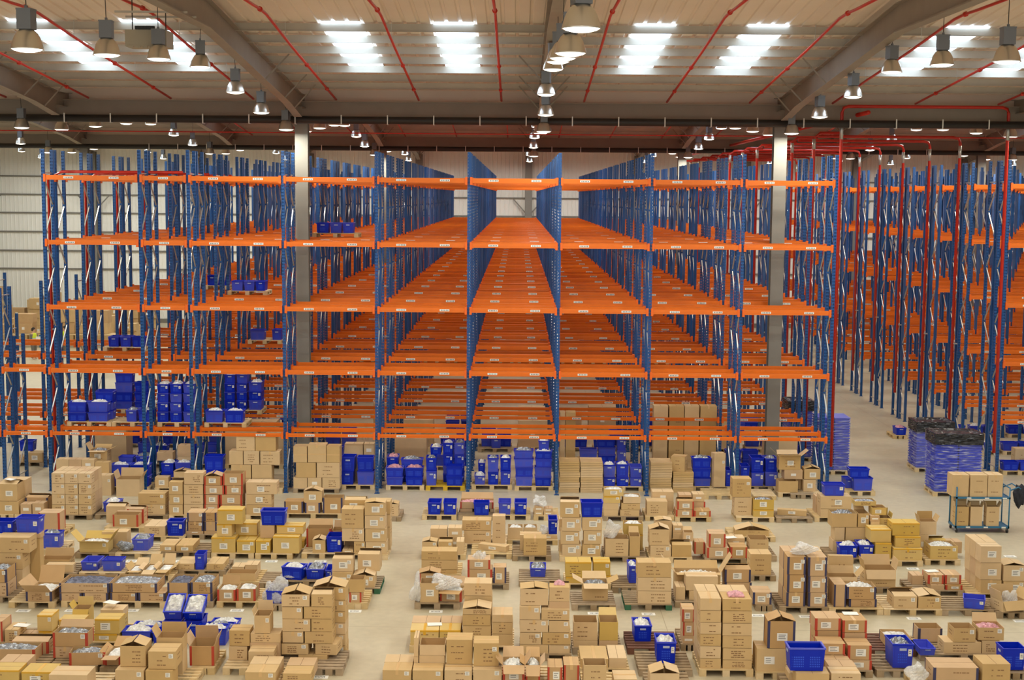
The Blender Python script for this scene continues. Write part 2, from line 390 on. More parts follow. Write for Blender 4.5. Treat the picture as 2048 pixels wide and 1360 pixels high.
# ------------------------------------------------------------------ pallet racking
POSTS = [-14.55, -11.6, -10.11, -7.2, -4.34, -1.5, 1.28, 4.10, 6.91, 9.73]
LEV = [1.89, 3.88, 5.85, 7.85, 9.83]
TOP = 10.62; RD = .9; GAP = .2; PITCH = 3.75; Y0 = 42.8
_up = {}; _br = {}; _bm = {}
def upright(h, near):
    if (h, near) not in _up:
        mb = MB().box(-.05, .05, -.04, .04, 0, h).box(-.08, .08, -.07, .07, 0, .012)
        _up[h, near] = mb.mesh('upright', [M['bluep'] if near else M['blue']])
    return _up[h, near]
def bracing(h):
    if h not in _br:
        mb = MB(); z = .35; a, b = .04, RD - .04; mb.bar((0, a, .25), (0, b, .25), .035)
        while z + .95 < h:
            mb.bar((0, a, z), (0, b, z + .92), .032, .04); z += .95; a, b = b, a
        mb.bar((0, .04, z + .05), (0, RD - .04, z + .05), .035)
        _br[h] = mb.mesh('bracing', [M['galv']])
    return _br[h]
def beam_mesh(L, lab, hgt):
    k = (round(L, 3), lab, hgt)
    if k not in _bm:
        mb = MB(); mb.box(.05, L - .05, -.025, .025, -hgt, 0).box(.05, L - .05, -.03, -.02, -hgt * .62, -hgt * .38)
        for x in (.05, L - .05 - .05): mb.box(x - .02, x + .05, -.05, .03, -hgt - .06, .035, 1)
        if lab:
            for t in ((.27, .74) if L > 2 else (.5,)):
                x = L * t; mb.box(x - .15, x + .15, -.034, -.031, -hgt * .5 - .032, -hgt * .5 + .032, 2)
                for q in range(5): mb.box(x - .11 + q * .05, x - .11 + q * .05 + .028, -.0355, -.0345, -hgt * .5 - .018, -hgt * .5 + .016, 3)
        _bm[k] = mb.mesh('beam', [M['orange'], M['orange2'], M['paper'], M['ink']])
    return _bm[k]
def rack(y, posts, label, near, stub=None, levels=LEV):
    r = ob('pallet_rack', None, None, (0, y, 0)); tag(r, label, 'rack', 'rows of blue and orange pallet racking')
    allp = [(x, TOP) for x in posts] + ([(x, stub[1]) for x in stub[0]] if stub else [])
    for x, h in allp:
        f = ob('frame', None, r, (x, 0, 0))
        ob('upright', upright(h, near), f, (0, .04, 0)); ob('upright', upright(h, near), f, (0, RD - .04, 0)); ob('bracing', bracing(h), f)
    for a, b in zip(posts, posts[1:]):
        for li, z in enumerate(levels):
            hg = .11 if li == 0 else .14
            ob('beam', beam_mesh(b - a, True, hg), r, (a, -.02, z)); ob('beam', beam_mesh(b - a, False, hg), r, (a, RD + .02, z))
    if stub:
        xs = sorted(stub[0]) + [posts[0]]
        for a, b in zip(xs, xs[1:]):
            for z in LEV[:2] if stub[1] > 5 else LEV[:1]:
                ob('beam', beam_mesh(b - a, True, .12), r, (a, -.02, z)); ob('beam', beam_mesh(b - a, False, .12), r, (a, RD + .02, z))
    return r
for k in range(14):
    y = Y0 + PITCH * k; near = k < 3
    st = ([-18.9, -16.0], 6.35) if k < 3 else None
    st2 = ([-18.9, -16.0], 4.75) if k < 3 else None
    rack(y, POSTS, 'blue and orange racking row, camera-side half of the %s pair from camera, main block' % ordn(k), near, st)
    rack(y + RD + GAP, POSTS, 'blue and orange racking row, far-side half of the %s pair from camera, main block' % ordn(k), near, st2)
for k in range(1, 14):
    y = Y0 + PITCH * k; xmax = 1012 / 2782 * (y + 1) + 1.2
    posts = [16.3 + .02]
    while posts[-1] < xmax: posts.append(posts[-1] + 2.8)
    rack(y, posts, 'blue and orange racking row, camera-side half of the %s pair, block beyond the cross aisle' % ordn(k - 1), k < 3)
    rack(y + RD + GAP, posts, 'blue and orange racking row, far-side half of the %s pair, block beyond the cross aisle' % ordn(k - 1), k < 3)
# in-rack sprinkler risers at the row ends
for k in range(0, 12):
    y = Y0 + PITCH * k + RD + .1
    o = MB().tube([(-14.72, y, .3), (-14.72, y, 9.75), (-14.3, y, 9.95), (-10.5, y, 9.95)], .045, 8).build('sprinkler_riser', M['redpipe'])
    MB().bar((-14.72, y, 5), (-14.55, y - .14, 5), .05).build('bracket', M['galv'], o)
    tag(o, 'red sprinkler riser at left end of the %s racking pair, main block' % ordn(k), 'pipe', 'sprinkler risers at the rack ends')
    if k == 0:                       # the portal in front of the valley beam, over the cross aisle
        yp = 45.3
        o = MB().tube([(10.4, yp, .5), (10.4, yp, 12.05), (10.45, yp, 12.2), (10.6, yp, 12.25), (15.55, yp, 12.25), (15.7, yp, 12.2), (15.75, yp, 12.05), (15.75, yp, 1.0)], .055, 10).build('sprinkler_riser', M['redpipe'])
        tag(o, 'tall red pipe portal in front of the roof beam spanning the cross aisle', 'pipe', 'sprinkler risers at the rack ends')
        MB().bar((10.4, yp, 4), (9.73, 44.66, 4), .05).build('bracket', M['galv'], o); MB().bar((15.75, yp, 4), (16.32, 46.59, 4), .05).build('bracket', M['galv'], o)
        for xx in (10.4, 15.75): MB().tube([(xx, yp, 11.2), (xx, yp, 11.75)], .06, 10).build('valve_sleeve', M['galv'], o)
        continue
    pts = [(10.0, y, .5), (10.0, y, 11.35), (10.2, y, 11.5), (10.9, y, 11.5)]
    o = MB().tube(pts, .055, 10).build('sprinkler_riser', M['redpipe'])
    MB().bar((10.0, y, 4), (9.73, y - .14, 4), .05).build('bracket', M['galv'], o)
    tag(o, 'red sprinkler riser at right end of the %s racking pair, main block' % ordn(k), 'pipe', 'sprinkler risers at the rack ends')
    MB().tube([(10.0, y, 10.95), (10.0, y, 11.3)], .06, 10).build('valve_sleeve', M['galv'], o)
    if k >= 2:
        z = 11.55
        o = MB().tube([(10.95, y, z), (15.85, y, z), (16.05, y, z - .04), (16.12, y, z - .2), (16.12, y, 1.1)], .055, 10).build('sprinkler_riser', M['redpipe'])
        tag(o, 'red sprinkler riser at the end of the %s racking pair beyond cross aisle' % ordn(k - 1), 'pipe', 'sprinkler risers at the rack ends')
        MB().bar((16.12, y, 4), (16.32, y - .14, 4), .05).build('bracket', M['galv'], o)
        MB().tube([(16.12, y, z - .75), (16.12, y, z - .3)], .06, 10).build('valve_sleeve', M['galv'], o)
tag(MB().tube([(11.0, 44.3, 12.0), (11.0, 95, 12.0)], .07, 10).build('sprinkler_main', M['redpipe']), 'red sprinkler main running away above the cross aisle', 'pipe')

# ------------------------------------------------------------------ cartons, totes, pallets
# pallets: x0, x1, front y, depth, base z, style, place
PALLETS=[
(-17.154,-16.107,46.678,1.05,0,'w','first pallet from left under front rack'),
(-14.939,-14.337,38.939,1.2,0,'p','eighth pallet left of aisle, eighth floor row'),
(-14.311,-13.322,38.939,1.05,0,'p','seventh pallet left of aisle, eighth floor row'),
(-13.261,-12.113,38.949,1.05,0,'w','sixth pallet left of aisle, eighth floor row'),
(-14.301,-13.051,42.514,1.05,0,'p','second pallet from left under front rack'),
(-12.75,-11.47,42.821,1.1,0,'p','fourth pallet from left under front rack'),
(-12.815,-11.48,42.042,1.05,0,'-','third pallet from left under front rack'),
(-11.293,-10.133,42.727,1.2,0,'p','fifth pallet from left under front rack'),
(-9.757,-9.088,42.685,1.05,0,'p','sixth pallet from left under front rack'),
(-12.03,-9.942,39.013,1.2,0,'w','fifth pallet left of aisle, eighth floor row'),
(-11.322,-10.23,37.525,1.05,0,'p','fourth pallet left of aisle, seventh floor row'),
(-9.924,-8.935,39.039,1.05,0,'p','fourth pallet left of aisle, eighth floor row'),
(-8.914,-7.762,39.048,1.05,0,'w','third pallet left of aisle, eighth floor row'),
(-7.738,-6.725,39.121,1.05,0,'p','second pallet left of aisle, eighth floor row'),
(-9.036,-7.285,42.643,1.1,0,'p','seventh pallet from left under front rack'),
(-6.959,-5.532,42.776,1.1,0,'w','eighth pallet from left under front rack'),
(-5.522,-4.476,43.375,1.05,0,'p','ninth pallet from left under front rack'),
(-4.115,-2.903,43.359,1.05,0,'p','tenth pallet from left under front rack'),
(-2.846,-1.613,43.335,1,0,'y','eleventh pallet from left under front rack'),
(-1.405,-0.113,43.548,1.05,0,'p','twelfth pallet from left under front rack'),
(-3.977,-3.087,49.956,1.05,0,'p','first pallet from left under second rack'),
(-1.389,-0.163,50.007,1,0,'w','second pallet from left under second rack'),
(-6.687,-4.991,39.378,1.2,0,'p','first pallet left of aisle, eighth floor row'),
(-2.69,-1.705,39.308,1.05,0,'p','first pallet right of aisle, eighth floor row'),
(-1.647,-0.625,39.285,1.05,0,'w','second pallet right of aisle, eighth floor row'),
(-0.608,0.436,39.387,1.05,0,'p','third pallet right of aisle, eighth floor row'),
(0.521,1.254,39.36,1.05,0,'p','fourth pallet right of aisle, eighth floor row'),
(2.533,3.688,39.348,1.05,0,'w','fifth pallet right of aisle, eighth floor row'),
(3.747,4.583,39.434,1.05,0,'p','sixth pallet right of aisle, eighth floor row'),
(4.598,5.645,39.344,1.05,0,'p','seventh pallet right of aisle, eighth floor row'),
(5.839,6.78,42.356,1,0,'p','eighth pallet right of aisle, eighth floor row'),
(6.376,7.462,39.379,1.05,0,'p','ninth pallet right of aisle, eighth floor row'),
(-0.038,1.183,43.41,1.05,0,'p','thirteenth pallet from left under front rack'),
(1.375,2.767,43.148,1.05,0,'-','fourteenth pallet from left under front rack'),
(2.176,3.9,47.609,1.05,0,'p','fourth pallet from left under second rack'),
(2.785,4.051,43.487,1.05,0,'p','fifteenth pallet from left under front rack'),
(4.69,5.92,46.63,0.8,0,'w','fifth pallet from left under second rack'),
(5.92,7.152,46.63,0.8,0,'p','sixth pallet from left under second rack'),
(1.517,2.171,46.63,0.8,0,'p','third pallet from left under second rack'),
(4.255,4.96,43.25,1.05,0,'-','sixteenth pallet from left under front rack'),
(4.976,5.645,43.279,1.05,0,'-','seventeenth pallet from left under front rack'),
(5.6,6.881,43.602,1.05,0,'p','eighteenth pallet from left under front rack'),
(7.172,8.198,43.699,1.05,0,'w','nineteenth pallet from left under front rack'),
(8.708,9.754,46.694,1.05,0,'p','twenty-first pallet from left under front rack'),
(8.208,9.553,42.768,1.2,0,'p','twentieth pallet from left under front rack'),
(8.57,9.326,42.551,1.05,0,'w','twelfth pallet right of aisle, eighth floor row'),
(8.644,9.715,39.462,1.2,0,'p','thirteenth pallet right of aisle, eighth floor row'),
(10.375,11.323,43.106,1.05,0,'p','fourteenth pallet right of aisle, eighth floor row'),
(7.368,8.06,42.321,1,0,'p','tenth pallet right of aisle, eighth floor row'),
(7.517,8.547,39.31,1,0,'w','eleventh pallet right of aisle, eighth floor row'),
(8.061,9.158,34.876,1.2,0,'w','ninth pallet right of aisle, sixth floor row'),
(9.168,10.382,34.668,1,0,'p','tenth pallet right of aisle, sixth floor row'),
(10.476,11.377,34.805,1,0,'p','eleventh pallet right of aisle, sixth floor row'),
(10.582,11.952,31.78,1.2,0,'p','tenth pallet right of aisle, fourth floor row'),
(5.972,7.062,30.565,1.2,0,'w','sixth pallet right of aisle, fourth floor row'),
(7.072,8.284,30.484,1.2,0,'p','seventh pallet right of aisle, fourth floor row'),
(7.381,8.045,32.087,1.05,0,'p','eighth pallet right of aisle, fifth floor row'),
(8.247,9.05,32.2,1.05,0,'w','ninth pallet right of aisle, fifth floor row'),
(8.294,9.597,30.474,1.1,0,'p','eighth pallet right of aisle, fourth floor row'),
(9.331,10.572,31.999,1,0,'w','tenth pallet right of aisle, fifth floor row'),
(9.597,10.759,30.463,1.1,0,'w','ninth pallet right of aisle, fourth floor row'),
(10.769,11.411,30.301,1.1,0,'w','eleventh pallet right of aisle, fourth floor row'),
(4.703,5.483,26.209,1.1,0,'p','fourth pallet right of aisle, second floor row'),
(5.852,6.998,26.351,1.2,0,'w','fifth pallet right of aisle, second floor row'),
(7.224,8.21,27.629,1.1,0,'d','seventh pallet right of aisle, third floor row'),
(7.086,7.859,26.379,1,0,'w','sixth pallet right of aisle, second floor row'),
(8.22,10.002,27.391,1.2,0,'w','eighth pallet right of aisle, third floor row'),
(7.6,9.436,25.5,0.869,0,'p','seventh pallet right of aisle, first floor row'),
(9.529,10.04,26.317,1,0,'w','seventh pallet right of aisle, second floor row'),
(5.1,6.586,25.332,0.867,0,'w','sixth pallet right of aisle, first floor row'),
(1.137,2.195,34.843,1.1,0,'p','fourth pallet right of aisle, sixth floor row'),
(-0.215,1.137,36.514,1.1,0,'p','second pallet right of aisle, seventh floor row'),
(-0.074,0.927,34.851,1.1,0,'w','third pallet right of aisle, sixth floor row'),
(2.274,3.366,34.845,1.1,0,'w','fifth pallet right of aisle, sixth floor row'),
(3.425,4.533,34.821,1.1,0,'p','sixth pallet right of aisle, sixth floor row'),
(4.843,5.9,34.744,1.1,0,'w','seventh pallet right of aisle, sixth floor row'),
(5.859,7.074,37.069,1.1,0,'p','third pallet right of aisle, seventh floor row'),
(5.99,6.729,35.025,1.1,0,'w','eighth pallet right of aisle, sixth floor row'),
(5.702,6.371,33.177,1.05,0,'w','seventh pallet right of aisle, fifth floor row'),
(0.096,1.1,32.507,1.1,0,'w','third pallet right of aisle, fifth floor row'),
(1.183,2.295,32.306,1,0,'p','fourth pallet right of aisle, fifth floor row'),
(2.305,2.882,32.034,1.1,0,'w','fifth pallet right of aisle, fifth floor row'),
(1.285,2.281,30.626,1.1,0,'w','second pallet right of aisle, fourth floor row'),
(2.493,3.558,30.682,1.1,0,'g','third pallet right of aisle, fourth floor row'),
(3.652,4.668,30.911,1.1,0,'w','fourth pallet right of aisle, fourth floor row'),
(4.851,5.447,31.595,1.05,0,'p','sixth pallet right of aisle, fifth floor row'),
(5.457,5.826,30.691,1,0,'w','fifth pallet right of aisle, fourth floor row'),
(0.106,1.153,27.164,1.1,0,'w','third pallet right of aisle, third floor row'),
(1.181,2.193,27.582,1.1,0,'w','fourth pallet right of aisle, third floor row'),
(2.31,3.376,27.613,1.1,0,'d','fifth pallet right of aisle, third floor row'),
(2.431,3.474,26.318,1.1,0,'w','second pallet right of aisle, second floor row'),
(1.282,2.25,26.337,1.1,0,'p','first pallet right of aisle, second floor row'),
(3.611,4.667,26.349,1.1,0,'p','third pallet right of aisle, second floor row'),
(3.43,3.784,27.873,1.1,0,'w','sixth pallet right of aisle, third floor row'),
(-0.075,1.23,25.399,1.1,0,'p','third pallet right of aisle, first floor row'),
(1.277,2.322,25.163,1,0,'p','fourth pallet right of aisle, first floor row'),
(2.489,3.345,25.191,1,0,'w','fifth pallet right of aisle, first floor row'),
(-2.29,-1.313,33.039,1.1,0,'p','first pallet right of aisle, fifth floor row'),
(-2.406,-1.267,34.932,1.1,0,'p','first pallet right of aisle, sixth floor row'),
(-2.264,-1.242,30.607,1.1,0,'w','first pallet right of aisle, fourth floor row'),
(-1.139,-0.084,35.043,1.013,0,'p','second pallet right of aisle, sixth floor row'),
(-1.425,-0.225,36.066,1.05,0,'p','first pallet right of aisle, seventh floor row'),
(-1.149,-0.14,32.231,1.1,0,'w','second pallet right of aisle, fifth floor row'),
(-1.065,-0.006,27.64,1.2,0,'p','second pallet right of aisle, third floor row'),
(-2.146,-1.083,27.61,1.2,0,'p','first pallet right of aisle, third floor row'),
(-2.501,-1.341,25.403,1.2,0,'w','first pallet right of aisle, first floor row'),
(-1.337,-0.216,25.432,1.2,0,'p','second pallet right of aisle, first floor row'),
(-3.868,-3.333,26.196,1.1,0,'w','first pallet left of aisle, second floor row'),
(-4.757,-3.967,26.306,1.1,0,'w','third pallet left of aisle, second floor row'),
(-4.612,-3.423,26.698,1.1,0,'-','second pallet left of aisle, second floor row'),
(-3.751,-3.323,30.564,1.1,0,'p','first pallet left of aisle, fourth floor row'),
(-4.285,-3.158,31.786,1.1,0,'g','first pallet left of aisle, fifth floor row'),
(-5.582,-4.377,32.332,1.1,0,'w','second pallet left of aisle, fifth floor row'),
(-6.066,-5.675,32.142,1,0,'w','third pallet left of aisle, fifth floor row'),
(-5.657,-5.155,30.383,1.1,0,'w','second pallet left of aisle, fourth floor row'),
(-5.485,-4.43,34.922,1.1,0,'p','second pallet left of aisle, sixth floor row'),
(-4.414,-3.264,34.834,1.1,0,'p','first pallet left of aisle, sixth floor row'),
(-3.675,-3.276,39.072,1,0,'w','first pallet left of aisle, seventh floor row'),
(-6.658,-5.704,34.83,1.2,0,'p','third pallet left of aisle, sixth floor row'),
(-7.79,-6.697,34.857,1.2,0,'p','fourth pallet left of aisle, sixth floor row'),
(-12.059,-11.389,30.828,1.6,0,'w','eighth pallet left of aisle, fourth floor row'),
(-12.244,-11.686,35.071,1,0,'p','eighth pallet left of aisle, sixth floor row'),
(-12.96,-12.245,36.887,1,0,'p','fifth pallet left of aisle, seventh floor row'),
(-11.245,-10.232,34.74,1,0,'w','seventh pallet left of aisle, sixth floor row'),
(-10.228,-9.094,34.764,1,0,'p','sixth pallet left of aisle, sixth floor row'),
(-10.007,-8.885,36.539,1,0,'p','third pallet left of aisle, seventh floor row'),
(-8.875,-8.058,36.794,1,0,'w','second pallet left of aisle, seventh floor row'),
(-9.084,-7.821,34.93,1,0,'w','fifth pallet left of aisle, sixth floor row'),
(-11.379,-10.343,30.44,1.1,0,'p','seventh pallet left of aisle, fourth floor row'),
(-11.539,-10.626,32.855,1,0,'w','eighth pallet left of aisle, fifth floor row'),
(-10.223,-9.138,30.525,1.1,0,'p','sixth pallet left of aisle, fourth floor row'),
(-9.124,-7.862,30.532,1.1,0,'p','fifth pallet left of aisle, fourth floor row'),
(-7.84,-6.803,30.567,1.1,0,'w','fourth pallet left of aisle, fourth floor row'),
(-10.575,-9.445,32.923,1,0,'p','seventh pallet left of aisle, fifth floor row'),
(-9.344,-8.233,32.761,1,0,'p','sixth pallet left of aisle, fifth floor row'),
(-8.223,-7.097,33.191,1.1,0,'w','fifth pallet left of aisle, fifth floor row'),
(-6.858,-6.076,32.232,1.1,0,'p','fourth pallet left of aisle, fifth floor row'),
(-6.732,-5.719,30.6,1.1,0,'p','third pallet left of aisle, fourth floor row'),
(-10.439,-9.095,26.397,1.1,0,'w','eighth pallet left of aisle, second floor row'),
(-9.781,-8.055,27.689,1.3,0,'p','second pallet left of aisle, third floor row'),
(-10.63,-9.791,27.494,1.1,0,'w','third pallet left of aisle, third floor row'),
(-9.051,-8.107,26.224,1.1,0,'w','seventh pallet left of aisle, second floor row'),
(-8.04,-7.612,26.143,1.1,0,'w','sixth pallet left of aisle, second floor row'),
(-7.457,-6.022,25.079,1.1,0,'p','second pallet left of aisle, first floor row'),
(-8.154,-5.667,27.866,1.5,0,'-','first pallet left of aisle, third floor row'),
(-6.276,-5.822,26.19,1.1,0,'p','fifth pallet left of aisle, second floor row'),
(-5.665,-4.891,26.189,1.1,0,'p','fourth pallet left of aisle, second floor row'),
(-9.744,-8.581,25.018,1.1,0,'w','fourth pallet left of aisle, first floor row'),
(-8.571,-7.603,24.782,1.1,0,'p','third pallet left of aisle, first floor row'),
(-4.881,-3.878,25.24,1.057,0,'p','first pallet left of aisle, first floor row'),
(-14.33,-12.923,43.8,1,1.89,'p','first pallet from left on lowest beams'),
(-12.912,-11.577,43.8,1,1.89,'p','third pallet from left on lowest beams'),
(-14.213,-12.364,46.45,1,1.89,'p','second pallet from left on lowest beams'),
(-11.441,-10.215,43.8,1,1.89,'p','fourth pallet from left on lowest beams'),
(-9.943,-8.609,43.8,1,1.89,'p','fifth pallet from left on lowest beams'),
(-9.88,-8.609,46.45,1,1.89,'p','sixth pallet from left on lowest beams'),
(-7.011,-5.445,47.55,1,7.85,'p','first pallet from left on fourth beams'),
(-11.332,-10.489,50.2,1,5.85,'p','first pallet from left on third beams'),
(-9.936,-8.577,47.55,1,5.85,'p','second pallet from left on third beams'),
(-14.253,-12.774,47.55,1,3.88,'p','first pallet from left on second beams'),
(-9.772,-8.555,50.2,1,3.88,'p','second pallet from left on second beams'),
(14.699,15.25,53.567,1.05,0,'p','seventh pallet from left under second rack'),
(17.142,17.607,47.154,1.05,0,'-','eighth pallet from left under second rack'),
]
